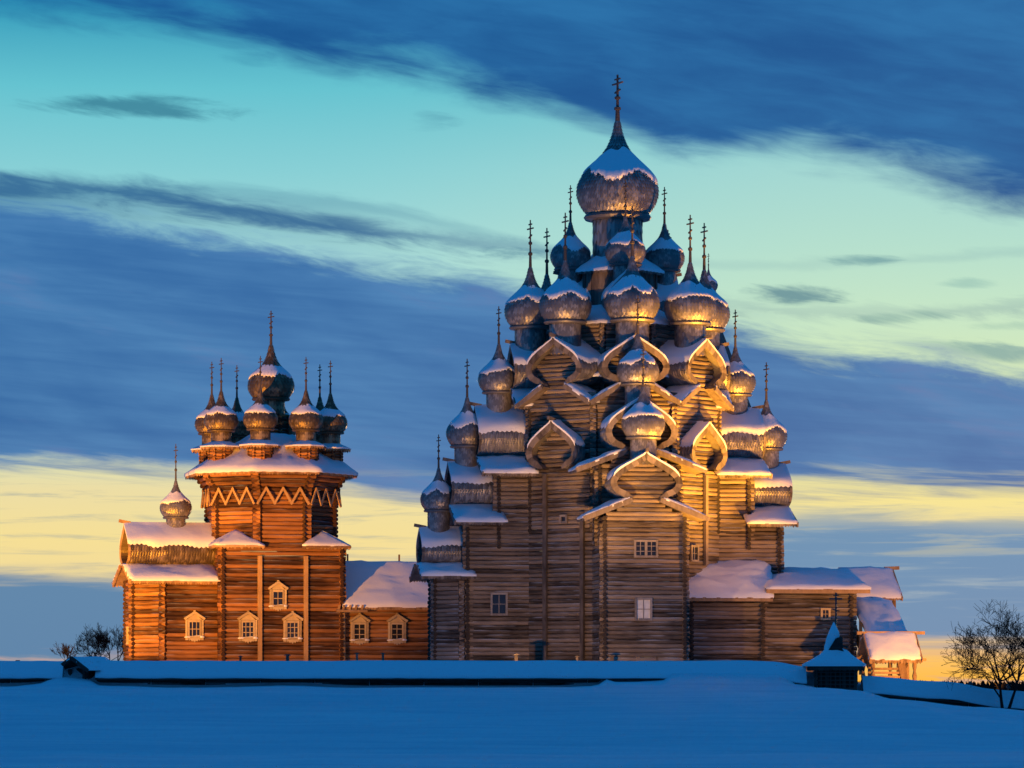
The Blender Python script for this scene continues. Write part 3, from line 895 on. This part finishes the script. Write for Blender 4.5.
# ================================================================== bell tower far behind
bt = empty('bell_tower', (10.9 * 1.4 - .9, 50, 0), radians(10))
k50 = 290 / F
bt.location.x = (708.5 - 512) * k50
tag(bt, 'distant bell tower, only its small dome and cross showing behind the grey church', 'bell tower')
m = MB(); oct_logs(m, 2.6, -.5, 18, dia=.3); m.build('log_tower', GREY, bt)
m = MB()
for k in range(8):
    ph = radians(45 * k); tg = math.tan(pi / 8)
    a_, b_, c_ = polar(ph, 3.3, -3.3 * tg), polar(ph, 3.3, 3.3 * tg), polar(ph, .3)
    m.poly([(a_.x, a_.y, 19), (b_.x, b_.y, 19), (c_.x, c_.y, 27.6)], .5)
    q = polar(ph, 2.4, 0); m.beam((q.x, q.y, 18), (q.x, q.y, 19.4), .25, .25)
m.build('tent_roof', BOARD, bt)
dome(bt, 0, 0, -1.75 + (690 - 291) * k50, .70, 'tall', cross=.95, drum=1)

# ================================================================== ground
def lerp_tab(tab, x):
    if x <= tab[0][0]: return tab[0][1]
    for (a, va), (b, vb) in zip(tab, tab[1:]):
        if x <= b:
            t = (x - a) / (b - a); t = t * t * (3 - 2 * t)
            return va + (vb - va) * t
    return tab[-1][1]

FENY = -30.0
CAP = [(-60, -.12), (14, -.12), (16.5, -.45), (19.4, -.95), (23.6, -1.25), (27.4, -1.75), (31, -2.2), (40, -2.9)]      # ridge of the snow on the fence
BACK = [(-60, -.25), (13, -.12), (16, -.7), (19.4, -1.35), (23.6, -1.65), (27.4, -2.2), (34, -3.0), (45, -3.35)]
FRONT = [(-60, -1.55), (-27.5, -1.55), (-26.2, -1.42), (-24.8, -1.05), (-23.4, -1.10), (-22.6, -1.5), (-18, -1.62), (-12, -1.5), (-8, -1.66), (2, -1.66), (4.6, -1.52), (5.15, -1.15), (5.6, -1.29), (8.2, -1.27), (8.8, -.8), (14.6, -.85), (15.6, -1.42), (17.3, -1.70), (19.4, -2.25), (23.6, -2.72), (27.4, -3.08), (30, -3.22), (40, -3.35)]


def ground(x, y):
    nz = .10 * noise.noise(Vector((x * .09, y * .07, 0))) + .05 * noise.noise(Vector((x * .3, y * .25, 3)))
    lake = -3.35
    bk = lerp_tab(BACK, x)
    fr = lerp_tab(FRONT, x)
    if y > 45:
        t = min(1, (y - 45) / 50); bk = bk + (lake - bk) * t * t * (3 - 2 * t)
    if y < FENY - .75:
        t = min(1, (FENY - .75 - y) / 115)
        near = exp(-((FENY - .75 - y) / 3.0))
        base = -1.62 if x < 12 else min(-1.62, fr)
        z = (base + (fr - base) * near); z = z + (lake - z) * (1 - (1 - t) ** 1.25)
        # old drifted steps in the slope
        z += .30 * (1 / (1 + exp(-(y + 62 + 2 * noise.noise(Vector((x * .05, 0, 0)))) * 1.6))) - .15 if t < 1 and y < -40 else 0
        sas = .05 * noise.noise(Vector((x * .22 + y * .1, y * .55, 21))) + .03 * noise.noise(Vector((x * .55, y * 1.0, 33)))
        return z + sas * min(1, t * 4) + (nz + .26 * noise.noise(Vector((x * .03, y * .17, 11)))) * min(1, t * 3 + .1)
    if y < FENY - .2:
        return fr + .12 * noise.noise(Vector((x * .7, 4, 0))) + .05 * noise.noise(Vector((x * 2.3, 9, 0)))
    if y < FENY + .8:
        t = (y - FENY + .2) / 1.0
        return fr + (bk - fr) * t
    return bk + nz * .5

def axis(fine0, fine1, step, far):
    v = []; x = fine0
    while x <= fine1 + 1e-6: v.append(x); x += step
    g = step; x = fine1
    while x < far: g *= 1.35; x += g; v.append(x)
    g = step; x = fine0
    while x > -far: g *= 1.35; x -= g; v.insert(0, x)
    return v
xs = axis(-38, 38, .45, 9000)
ys = [];  y = -130
while y < -45: ys.append(y); y += .7
while y < -33: ys.append(y); y += .5
while y < -26: ys.append(y); y += .25
while y < 30: ys.append(y); y += 1.2
g = 1.2
while y < 9000: ys.append(y); g *= 1.3; y += g
g = 2; y = -130
while y > -700: g *= 1.25; y -= g; ys.insert(0, y)
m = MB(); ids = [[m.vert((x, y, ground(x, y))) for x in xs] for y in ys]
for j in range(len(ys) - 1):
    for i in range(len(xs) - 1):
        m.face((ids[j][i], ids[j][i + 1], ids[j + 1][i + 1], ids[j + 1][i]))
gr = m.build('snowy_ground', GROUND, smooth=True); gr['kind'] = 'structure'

# ================================================================== fence with snow-laden roof
def fence(x0, x1, label, z_eave=-1.08):
    root = empty('log_fence', ((x0 + x1) / 2, FENY, -2.5)); L = x1 - x0
    tag(root, label, 'fence', 'snow-capped log fences round the churchyard')
    ox = (x0 + x1) / 2
    m = MB(); n = int(L / 3.2) + 1
    for i in range(n):
        a, b = x0 + L * i / n, x0 + L * (i + 1) / n
        for k in range(6):
            za, zb = lerp_tab(CAP, a) - z_eave * 0 - 1.05 - k * .2, lerp_tab(CAP, b) - 1.05 - k * .2
            m.log((a - ox + .02, .0, za - .1 + 2.5), (b - ox - .02, .0, zb - .1 + 2.5), .11, seg=2)
    m.build('log_wall', FENCE, root)
    m = MB(); s_ = MB(); nx = max(6, int(L / .35)); rows = []
    for i in range(nx + 1):
        x = x0 + L * i / nx; cz = lerp_tab(CAP, x); row = []
        edge = -.80 + .10 * noise.noise(Vector((x * .6, 1, 0)))
        wob = .05 * noise.noise(Vector((x * .25, 5, 0)))
        for (yy, dz) in ((edge + .12, -1.0), (edge, -.97), (edge - .02, -.86), (-.66, -.72), (-.45, -.44), (-.22, -.17), (0, -.02), (.25, -.1), (.55, -.4), (.85, -.75), (.85, -1.0)):
            row.append(s_.vert((x - ox, yy, cz + dz + wob * (1 if dz > -.7 else .4) + 2.5 + .03 * noise.noise(Vector((x * 1.1, yy * 2, 7))))))
        rows.append(row)
    for A_, B_ in zip(rows, rows[1:]):
        for j in range(len(A_) - 1): s_.face((A_[j], B_[j], B_[j + 1], A_[j + 1]))
    s_.face(rows[0][::-1]); s_.face(rows[-1])
    for i in range(n):
        a, b = x0 + L * i / n, x0 + L * (i + 1) / n
        za, zb = lerp_tab(CAP, a) + 2.5, lerp_tab(CAP, b) + 2.5
        for sg in (-1, 1):
            m.slab([(a - ox, 0, za - .75), (b - ox, 0, zb - .75), (b - ox, sg * .72, zb - 1.02), (a - ox, sg * .72, za - 1.02)], .06)
    m.build('plank_roof', FENCE, root)
    s_.build('snow_cover', SNOW, root, smooth=True)

fence(-60, -24.7, 'snow-capped log fence running left from the small gate out of the frame')
fence(-22.9, 16.2, 'long snow-capped log fence in front of both churches')
fence(19.3, 34, 'snow-capped log fence sloping down right from the hip-roofed gate to the tree')

# gate turret at the right: hip roof with peak and cross, lattice body
gx = (836 - 512) / F * 210
gt = empty('gate_turret', (gx, FENY, -2.0), radians(-6))
tag(gt, 'dark lattice gate turret with steep snowy peaked roof and cross', 'gate')
m = MB()
for x in (-1.1, -.45, .45, 1.1):
    for y in (-.9, .9): m.beam((x, y, -.4), (x, y, 1.5), .16, .16)
m.box((0, 0, .55), (2.0, 1.5, 1.9), .1)
for i in range(9): m.beam((-1.05 + i * .26, -.98, -.3), (-1.05 + i * .26, -.98, 1.4), .07, .05, (0, -1, 0), .9)
for i in range(7): m.beam((-1.1, -1.03, -.1 + i * .22), (1.1, -1.03, -.1 + i * .22), .06, .05, (0, -1, 0), .9)
m.build('lattice_body', FENCE, gt)
m = MB(); s_ = MB()
ROOF = [(1.75, 1.50), (1.15, 1.76), (.75, 2.02), (.45, 2.3)]
for k in range(4):
    ph = radians(90 * k)
    for (ra, za), (rb, zb) in zip(ROOF, ROOF[1:]):
        q = [polar(ph, ra * .86, -ra * .9), polar(ph, ra * .86, ra * .9), polar(ph, rb * .86, rb * .9), polar(ph, rb * .86, -rb * .9)]
        for v, zz in zip(q, (za, za, zb, zb)): v.z = zz
        m.slab(q, .08)
    e0, e1 = polar(ph, 1.75 * .86, -1.575), polar(ph, 1.75 * .86, 1.575); e0.z = e1.z = 1.5
    m.teeth(e0, e1, 20, .22)
    # small gablets under the peak
    if k % 2 == 0:
        b0, b1, tp = polar(ph, .62, -.5), polar(ph, .62, .5), polar(ph, .72, 0)
        b0.z = b1.z = 2.3; tp.z = 3.1
        m.poly([b0, b1, tp], .2)
m.beam((.12, 0, 2.1), (.12, 0, 3.2), .5, .5)
m.beam((0, 0, 3.3), (0, 0, 3.7), .1, .1)
m.slab([(.1, -.3, 2.78), (.66, -.3, 2.66), (.66, .3, 2.66), (.1, .3, 2.78)], .09)
n = 40; rows = []
SN = [(1.80, 1.50), (1.82, 1.62), (1.34, 1.88), (.92, 2.15), (.68, 2.42), (.56, 2.62), (.50, 2.80), (.47, 2.98), (.42, 3.12), (.31, 3.4), (.17, 3.68), (.03, 3.95)]
for (r, z) in SN:
    row = []
    for k in range(n):
        th = 2 * pi * k / n; d_ = Vector((sin(th), -cos(th), 0)); sq = 1 / max(abs(d_.x) / .9, abs(d_.y) / .86)
        sq = sq * .75 + .25
        right = min(1, max(0, d_.x * 1.8 - .1)) * .75 * max(0, min(1, (z - 2.4) / .2)) * max(0, min(1, (3.15 - z) / .16))
        rr = r * sq * (1 - right) * (1 + .12 * max(0, -d_.x) * max(0, min(1, (2.5 - z) / .6))) * (1 + .05 * noise.noise(d_ * 2 + Vector((0, 0, z))))
        row.append(s_.vert((d_.x * rr - (.12 if z > 2.5 else 0), d_.y * rr, z + .05)))
    rows.append(row)
for A_, B_ in zip(rows, rows[1:]):
    for k in range(n): s_.face((A_[k], A_[(k + 1) % n], B_[(k + 1) % n], B_[k]))
s_.face(rows[-1])
ro = m.build('roof', FENCE, gt); s_.build('snow_cover', SNOW, ro, smooth=True)
m = MB()
m.beam((0, 0, 3.6), (0, 0, 5.62), .1, .1); m.beam((-.36, 0, 5.28), (.36, 0, 5.28), .09, .08, (0, -1, 0)); m.beam((-.16, 0, 5.47), (.16, 0, 5.47), .06, .07, (0, -1, 0)); m.beam((-.2, 0, 4.72), (.2, 0, 4.6), .07, .07, (0, -1, 0))
m.build('cross', METAL, gt)
# drift leaning on the turret's left roof edge belongs to the ground

# small gabled gate at the left
hx = (86 - 512) / F * 209
hg = empty('small_gate', (hx, FENY + .4, -1.6), radians(-38))
tag(hg, 'small dark gable-roofed gate half buried in snow at the left', 'gate')
m = MB(); s_ = MB()
for sg in (-1, 1):
    for y in (-.9, .9): m.beam((sg * .55, y, -.4), (sg * .55, y, 1.0), .16, .16)
m.box((0, .2, .3), (.95, 1.4, 1.5), .1)
m.build('gate_frame', FENCE, hg)
m = MB()
for sg in (-1, 1):
    q = [(0, -1.35, 1.62), (sg * 1.2, -1.35, .95), (sg * 1.2, 1.35, .95), (0, 1.35, 1.62)]
    m.slab(q, .08, .2); m.beam((0, -1.38, 1.62), (sg * 1.28, -1.38, .9), .2, .07, (0, -1, 0), .2)
    s_.snow(q, .16, 8, 10, 3 + sg, lip=.5)
ro = m.build('roof', FENCE, hg); s_.build('snow_cover', SNOW, ro, smooth=True)

# ================================================================== grave markers between fence and churches
GL = ["in front of the smaller church's left clamp board", "below the lower right window of the smaller church", "under the first window of the brown refectory", "under the second window of the brown refectory",
      "below the four-pane window of the grey church's left wing", "between the clamp boards of the grey church", "just left of the grey church's front wing", "below the pale window", "right of the pale window by the wing's edge"]
def marker(px, ytop, Y, w, tall, label):
    d = Y + 240; X = (px - 512) / F * d; zt = CAM.z + (HY - ytop) / F * d
    zg = ground(X, Y) - .1
    root = empty('grave_marker', (X, Y, zg), random.uniform(-.3, .3))
    tag(root, label, 'grave marker', 'wooden grave markers in the churchyard')
    H = zt - zg
    m = MB(); m.beam((0, 0, 0), (0, 0, H * .93), w * .62, w * .4)
    m.build('post', GREY, root)
    m = MB()
    for sg in (-1, 1): m.slab([(0, -w * .5, H), (sg * w * .6, -w * .5, H - w * .22), (sg * w * .6, w * .5, H - w * .22), (0, w * .5, H)], .04)
    m.build('roof', GREY, root)
mk = [(240.5, 655.5, -12, .22), (287.5, 654, -12, .30), (357, 652.5, -12, .22), (383, 652.5, -12, .22), (516, 653.5, -19, .30), (577, 655.5, -16, .22), (612, 654.5, -19, .32), (638, 655.5, -16, .26), (657, 655, -15, .24)]
for (px, yt, Y, w), gl in zip(mk, GL):
    marker(px, yt, Y, w, 1, 'small roofed wooden grave marker ' + gl)

# ================================================================== bare trees
def grow(m, p, d, L, r, depth, spread, tw=.22, minr=.008, curve=.09):
    pts = [p]; rad = [r]; n = 4; q = p; dd = d.normalized()
    for i in range(n):
        dd = (dd + Vector((random.gauss(0, curve), random.gauss(0, curve), random.gauss(.04, curve)))).normalized()
        q = q + dd * L / n; pts.append(q); rad.append(max(minr, r * (1 - .45 * (i + 1) / n)))
    m.tube(pts, rad, 5 if depth > 2 else 4, .5)
    if depth == 0: return
    k = random.choice((2, 3, 3)) + (1 if depth <= 2 else 0)
    for i in range(k):
        t = random.uniform(.35, 1) if i else 1
        idx = min(n, max(1, int(t * n)))
        ax = Vector((random.gauss(0, 1), random.gauss(0, 1), random.gauss(0, .6))).normalized()
        nd = (dd + ax * spread * random.uniform(.6, 1.25) + Vector((0, 0, tw))).normalized()
        grow(m, pts[idx], nd, L * random.uniform(.62, .85), rad[idx] * .66, depth - 1, spread, tw, minr, curve)


def bare_tree(name, x, y, label, stems, depth, spread=.75, low=0, tw=.18, r=.1, seed=1):
    random.seed(seed)
    root = empty(name, (x, y, ground(x, y) - .1)); tag(root, label, 'tree' if 'tree' in name else 'shrub')
    m = MB(); cr = MB()
    for (dx, lean, L) in stems:
        p = Vector((dx, 0, 0)); d = Vector(lean)
        pts = [p]; rad = [r]
        for i in range(4):
            d = (d + Vector((random.gauss(0, .05), random.gauss(0, .05), 0))).normalized(); p = p + d * L / 4; pts.append(p.copy()); rad.append(r * (1 - .12 * (i + 1)))
        m.tube(pts, rad, 7)
        for i in range(5):
            ax = Vector((random.gauss(0, 1), random.gauss(0, 1), random.gauss(.1, .4))).normalized()
            at_ = pts[random.choice((2, 3, 4, 4))]
            grow(cr, at_, (d + ax * spread * 1.2).normalized(), L * random.uniform(.65, .95), r * .5, depth, spread, tw)
        grow(cr, pts[4], d, L * .8, r * .52, depth, spread, tw)
    m.build('trunk', BARK, root); cr.build('branches', BARK, root)
    return root
tx = (1004 - 512) / F * 208
bare_tree('bare_tree', tx, -32, 'leafless dark tree with two leaning stems at the right by the fence end', [(-.05, (-.04, 0, 1), 1.9), (.12, (.40, .1, 1), 1.9)], 5, .95, tw=.02, r=.105, seed=12)
bare_tree('bare_shrub', (108 - 512) / F * 262, 22, 'leafless round shrub beyond the fence left of the smaller church', [(-.8, (-.45, 0, 1), .9), (-.3, (-.2, 0, 1), 1.0), (.1, (.05, .2, 1), 1.0), (.5, (.3, -.1, 1), 1.0), (.9, (.5, 0, 1), .9)], 4, .9, r=.05, seed=5)
bare_tree('bare_shrub', (66 - 512) / F * 236, -4, 'tiny leafless shrub peeping over the snow beside the small gate', [(0, (-.2, 0, 1), .55), (.1, (.3, 0, 1), .5)], 3, .8, r=.02, seed=9)
bare_tree('bare_shrub', (1012 - 512) / F * 226, -14, 'low leafless shrub behind the tree at the right edge', [(-.3, (-.5, 0, 1), .45), (0, (.1, .2, 1), .5), (.35, (.5, 0, 1), .45)], 3, .9, r=.025, seed=4)
random.seed(99)
# far shore
m = MB()
for i in range(900):
    x = random.uniform(250, 900); y = 4200 + random.uniform(0, 250); h = random.uniform(4, 11)
    w = h * .3
    m.poly([(x - w, y, -4), (x + w, y, -4), (x + w * .6, y, h * .55), (x, y, h), (x - w * .6, y, h * .55)])
    m.poly([(x, y - w, -4), (x, y + w, -4), (x, y + w * .6, h * .55), (x, y, h), (x, y - w * .6, h * .55)])
fw = m.build('far_forest', BARK); tag(fw, 'low dark line of woods on the far shore', 'woods', None, 'stuff')

# ================================================================== floodlights
def flood(loc, target, power, col, angle, label, size=.25, blend=.5, rad=.12):
    loc, target = Vector(loc), Vector(target)
    root = empty('floodlight', loc); tag(root, label, 'floodlight', 'ground floodlights lighting the churches')
    d = (target - loc).normalized()
    m = MB(); back = -d * .02
    m.beam(-d * .22, -d * .04, size, size * .8, (0, 0, 1)); m.beam(Vector((0, 0, -.5)), -d * .15, .08, .08, (0, -1, 0))
    m.build('housing', LAMPM, root)
    li = bpy.data.lights.new('lamp', 'SPOT'); li.energy = power; li.color = col; li.spot_size = radians(angle); li.spot_blend = blend; li.shadow_soft_size = rad
    o = bpy.data.objects.new('lamp', li); COL.objects.link(o); o.parent = root
    o.rotation_euler = d.to_track_quat('-Z', 'Y').to_euler()
def lp_(u, v, z): return (6.65 + u * cos(TH) + v * sin(TH), u * sin(TH) - v * cos(TH), z)
OR = (1, .40, .045)
flood((26.5, -19, -1.3), lp_(1, 4, 20), 60000, OR, 58, 'floodlight beyond the porch aimed up at the grey church', blend=1)
flood((3.5, -27.0, -.1), lp_(-1, 5, 22), 40000, (1, .45, .09), 58, 'floodlight behind the long fence aimed at the upper grey church', blend=1, rad=.08)
flood((-.5, -26.5, -.15), lp_(-3, 6, 5), 24000, (1, .50, .19), 85, 'broad floodlight behind the long fence aimed at the foot of the grey church', blend=1, rad=.05)
flood(lp_(12, 13.5, -1.15), lp_(1, 3, 24), 110000, (1, .40, .025), 54, 'floodlight behind the gate turret pointing steeply up at the grey domes', blend=1)
flood(lp_(-10.5, 13, -.25), lp_(-2, 2, 23), 90000, (1, .41, .045), 54, 'floodlight in the snow before the left wing of the grey church', blend=1)
flood((29, -17, -1.5), lp_(15, 5, 3), 13000, OR, 70, 'small floodlight beside the porch shining on its snowy roofs', blend=1)
flood((-28.5, -20, -.1), (-17.5, 12, 14), 108000, (1, .375, .018), 62, 'floodlight at the left aimed at the smaller brown church', blend=1)
flood((-37, 2, -.1), (-25, 12, 6), 30000, (1, .40, .015), 60, 'floodlight at the far left aimed at the apse of the brown church', blend=1)

# ================================================================== sun and sky
su = bpy.data.lights.new('sun', 'SUN'); su.energy = .25; su.angle = radians(.5); su.color = (1, .6, .3)
so = bpy.data.objects.new('sun', su); COL.objects.link(so)
SUN_EL, SUN_AZ = radians(1.0), radians(14)      # set low behind the right of the scene
sd = Vector((sin(SUN_AZ) * cos(SUN_EL), cos(SUN_AZ) * cos(SUN_EL), sin(SUN_EL)))
so.rotation_euler = (-sd).to_track_quat('-Z', 'Y').to_euler()

w = bpy.data.worlds.new('World'); sc.world = w; w.use_nodes = True
nt = w.node_tree; L = nt.links.new
bg = nt.nodes['Background']
tc = N(nt, 'ShaderNodeTexCoord'); sp = N(nt, 'ShaderNodeSeparateXYZ'); L(tc.outputs['Generated'], sp.inputs[0])


def M(op, a, b=None, c=None, clamp=False):
    n = N(nt, 'ShaderNodeMath', operation=op); n.use_clamp = clamp
    for i, v in enumerate((a, b, c)):
        if v is None: continue
        if isinstance(v, (int, float)): n.inputs[i].default_value = v
        else: L(v, n.inputs[i])
    return n.outputs[0]


az = M('ARCTAN2', sp.outputs['X'], sp.outputs['Y'])
el = M('ARCSINE', sp.outputs['Z'])
def PA(px): return atan2(px - 512, F)
def PE(py): return math.atan((HY - py) / F)
AN = M('MULTIPLY_ADD', az, 1 / .30, .5, True)                # -.15..+.15 rad across the view of the churches
EN = M('MULTIPLY', el, 1 / .20, None)                         # 0..0.2 rad up


def an(px): return min(1, max(0, PA(px) / .30 + .5))
def en(py): return PE(py) / .20


def curve(pts):
    n = N(nt, 'ShaderNodeFloatCurve'); c = n.mapping.curves[0]
    pts = sorted((an(x), min(1, max(0, en(y)))) for x, y in pts)
    c.points[0].location = (0, pts[0][1]); c.points[1].location = (1, pts[-1][1])
    for p in pts: c.points.new(*p)
    n.mapping.update(); L(AN, n.inputs['Value'])
    return n.outputs[0]


def sstep(v, a, b):
    n = N(nt, 'ShaderNodeMapRange'); n.interpolation_type = 'SMOOTHSTEP'
    L(v, n.inputs['Value']); n.inputs['From Min'].default_value = a; n.inputs['From Max'].default_value = b
    return n.outputs[0]


def mix(f, a, b):
    n = N(nt, 'ShaderNodeMix', data_type='RGBA')
    if isinstance(f, (int, float)): n.inputs['Factor'].default_value = f
    else: L(f, n.inputs['Factor'])
    for k, v in (('A', a), ('B', b)):
        if isinstance(v, tuple): n.inputs[k].default_value = v
        else: L(v, n.inputs[k])
    return n.outputs['Result']


def cloudnoise(sx, sy, tilt, detail=6, seed=0, rough=.55):
    cb = N(nt, 'ShaderNodeCombineXYZ')
    L(M('MULTIPLY', az, sx), cb.inputs[0])
    L(M('MULTIPLY', M('ADD', el, M('MULTIPLY', az, tilt)), sy), cb.inputs[1]); cb.inputs[2].default_value = seed
    n = N(nt, 'ShaderNodeTexNoise'); n.inputs['Scale'].default_value = 1; n.inputs['Detail'].default_value = detail; n.inputs['Roughness'].default_value = rough
    n.inputs['Distortion'].default_value = .4
    L(cb.outputs[0], n.inputs['Vector']); return M('SUBTRACT', n.outputs['Fac'], .5)


def ramp(pts, v):
    n = N(nt, 'ShaderNodeValToRGB'); cr = n.color_ramp
    pts = sorted((min(1, max(0, en(y))), c) for y, c in pts)
    cr.elements[0].position = pts[0][0]; cr.elements[0].color = srgb(*pts[0][1])
    cr.elements[1].position = pts[-1][0]; cr.elements[1].color = srgb(*pts[-1][1])
    for p, c in pts[1:-1]:
        e = cr.elements.new(p); e.color = srgb(*c)
    L(v, n.inputs['Fac']); return n.outputs['Color']


n_big = cloudnoise(12, 36, .22, 4, 1, .5)
n_fine = cloudnoise(34, 170, .15, 8, 4, .62)
n_str = cloudnoise(18, 230, .08, 8, 7, .6)
n_flat = cloudnoise(22, 340, .0, 8, 9, .6)
# clear sky, left and right of view
cl = ramp([(690, (235, 190, 110)), (600, (238, 215, 155)), (540, (244, 222, 150)), (490, (234, 220, 165)), (420, (190, 225, 200)), (260, (165, 218, 216)), (170, (132, 206, 213)), (90, (98, 194, 208)), (0, (30, 150, 185))], EN)
cr_ = ramp([(690, (252, 185, 60)), (640, (248, 200, 120)), (560, (228, 210, 165)), (500, (244, 228, 150)), (400, (214, 232, 180)), (320, (196, 229, 198)), (250, (178, 222, 205)), (170, (160, 214, 210)), (90, (115, 195, 205)), (0, (30, 140, 180))], EN)
sky = mix(sstep(az, PA(250), PA(900)), cl, cr_)
# pale brightening near the cloud edge
def below(c, w_, nz, amp):      # 1 where el is under the curve
    return sstep(M('ADD', M('SUBTRACT', c, EN), M('MULTIPLY', nz, amp)), -w_, w_)

# C2 main diagonal bank
up = curve([(0, 203), (100, 215), (200, 236), (330, 258), (420, 272), (520, 287), (620, 306), (740, 330), (830, 350), (920, 360), (1024, 374)])
lo = curve([(0, 468), (120, 468), (240, 474), (330, 490), (430, 502), (600, 492), (800, 484), (920, 490), (1024, 488)])
c2 = M('MULTIPLY', below(up, .025, n_fine, .10), M('SUBTRACT', 1, below(lo, .020, n_str, .09)))
c2col = mix(sstep(M('ADD', n_big, M('MULTIPLY', n_str, .5)), -.25, .3), srgb(30, 98, 162), srgb(70, 130, 185))
c2col = mix(M('MULTIPLY', sstep(M('ADD', n_big, M('MULTIPLY', n_fine, .8)), .05, .35), .6), c2col, srgb(92, 118, 172))
sky = mix(M('MULTIPLY', c2, .97), sky, c2col)
# C2b dark streak above it on the left
u2 = curve([(0, 177), (60, 182), (150, 188), (240, 200), (330, 214), (420, 232), (500, 243), (600, 262), (700, 300)])
l2 = curve([(0, 202), (60, 203), (150, 212), (240, 224), (330, 236), (420, 244), (500, 250), (600, 262), (700, 300)])
c2b = M('MULTIPLY', below(u2, .014, n_fine, .05), M('SUBTRACT', 1, below(l2, .02, n_fine, .08)))
sky = mix(M('MULTIPLY', c2b, .9), sky, srgb(22, 90, 145))
# second thin wisp
u3 = curve([(160, 194), (210, 188), (300, 196), (390, 208), (460, 225), (560, 250)])
l3 = curve([(160, 194), (210, 191), (300, 203), (390, 214), (460, 228), (560, 250)])
c3 = M('MULTIPLY', below(u3, .012, n_fine, .03), M('SUBTRACT', 1, below(l3, .014, n_fine, .03)))
sky = mix(M('MULTIPLY', c3, .7), sky, srgb(60, 125, 160))
# lens-shaped small clouds
def lens(px0, px1, py, h, slope, col, a):
    cx, hw_ = (PA(px0) + PA(px1)) / 2, (PA(px1) - PA(px0)) / 2
    dx = M('DIVIDE', M('SUBTRACT', az, cx), hw_)
    dy = M('DIVIDE', M('SUBTRACT', M('ADD', el, M('MULTIPLY', M('SUBTRACT', az, cx), slope)), PE(py)), h / F)
    d2 = M('ADD', M('MULTIPLY', dx, dx), M('MULTIPLY', dy, dy))
    k = sstep(M('ADD', d2, M('MULTIPLY', n_fine, 5)), 1.3, -.3)
    return mix(M('MULTIPLY', k, a), sky, col)
for args in ((40, 262, 110, 12, .02, srgb(50, 125, 150), .85), (735, 865, 296, 10, .06, srgb(85, 135, 150), .85), (820, 900, 262, 6, .04, srgb(95, 150, 160), .8),
             (840, 960, 319, 7, -.02, srgb(120, 165, 160), .6), (890, 1060, 352, 9, .12, srgb(100, 150, 160), .7), (940, 1010, 285, 6, 0, srgb(130, 180, 175), .5),
             (400, 460, 122, 10, 0, srgb(85, 160, 180), .55), (470, 560, 253, 7, .02, srgb(70, 130, 155), .7), (220, 280, 60, 9, 0, srgb(60, 150, 180), .5), (960, 1060, 330, 5, .02, srgb(150, 190, 175), .5)):
    sky = lens(*args)
# C1 dark canopy, top right
b1 = curve([(0, 8), (120, 14), (200, 26), (300, 44), (400, 60), (450, 74), (520, 88), (580, 104), (632, 132), (680, 152), (740, 154), (820, 150), (900, 164), (960, 180), (1024, 190)])
c1 = M('SUBTRACT', 1, below(b1, .034, M('ADD', n_big, M('MULTIPLY', n_fine, .4)), .17))
c1col = mix(sstep(M('ADD', n_big, M('MULTIPLY', n_fine, .6)), -.3, .3), srgb(2, 84, 146), srgb(30, 112, 170))
sky = mix(c1, sky, c1col)
# C3 low bluish bank under the yellow band
u4 = curve([(0, 574), (120, 578), (430, 566), (600, 540), (790, 519), (880, 518), (960, 521), (1024, 523)])
l4 = curve([(0, 672), (430, 664), (780, 650), (900, 644), (960, 646), (1024, 650)])
c4 = M('MULTIPLY', below(u4, .022, n_flat, .07), M('SUBTRACT', 1, below(l4, .025, n_flat, .06)))
c4col = mix(sstep(az, PA(150), PA(880)), srgb(72, 128, 172), mix(sstep(M('ADD', n_flat, M('MULTIPLY', n_big, .4)), -.08, .25), srgb(84, 140, 182), srgb(150, 176, 190)))
sky = mix(M('MULTIPLY', c4, .95), sky, c4col)
# wisps inside the yellow bands
band = M('MULTIPLY', sstep(EN, en(575), en(545)), sstep(EN, en(462), en(490)))
wisp = M('MULTIPLY', band, sstep(n_flat, .0, .2))
sky = mix(M('MULTIPLY', wisp, .7), sky, srgb(160, 170, 162))
# pinkish streaks low on the right
low = M('MULTIPLY', sstep(EN, en(645), en(662)), sstep(n_flat, .02, .16))
sky = mix(M('MULTIPLY', low, .75), sky, srgb(190, 160, 160))
# physical sky adds its own glow
ns = N(nt, 'ShaderNodeTexSky', sky_type='NISHITA'); ns.sun_disc = False; ns.sun_elevation = SUN_EL; ns.sun_rotation = SUN_AZ
# rest of the dome: deep dusk blue, away from the afterglow
zen = mix(sstep(el, .0, .5), srgb(40, 105, 168), srgb(14, 96, 162))
front = M('MULTIPLY', sstep(sp.outputs['Y'], .55, .95), sstep(el, .34, .17))
full = mix(front, zen, sky)
ad = N(nt, 'ShaderNodeMix', data_type='RGBA', blend_type='ADD'); ad.inputs['Factor'].default_value = .003
L(full, ad.inputs['A']); L(ns.outputs[0], ad.inputs['B'])
L(ad.outputs['Result'], bg.inputs['Color']); bg.inputs['Strength'].default_value = 1.0

# ================================================================== camera and output
cd = bpy.data.cameras.new('camera'); cam = bpy.data.objects.new('camera', cd); COL.objects.link(cam)
cam.location = CAM; cam.rotation_euler = (pi / 2, 0, 0)
cd.sensor_width = 36; cd.lens = F / 1024 * 36; cd.shift_y = (HY - 384) / 1024; cd.clip_start = 1; cd.clip_end = 20000
sc.camera = cam
sc.view_settings.view_transform = 'Standard'; sc.view_settings.look = 'None'; sc.view_settings.exposure = 0; sc.view_settings.gamma = 1
sc.cycles.use_denoising = True
sc.cycles.max_bounces = 6
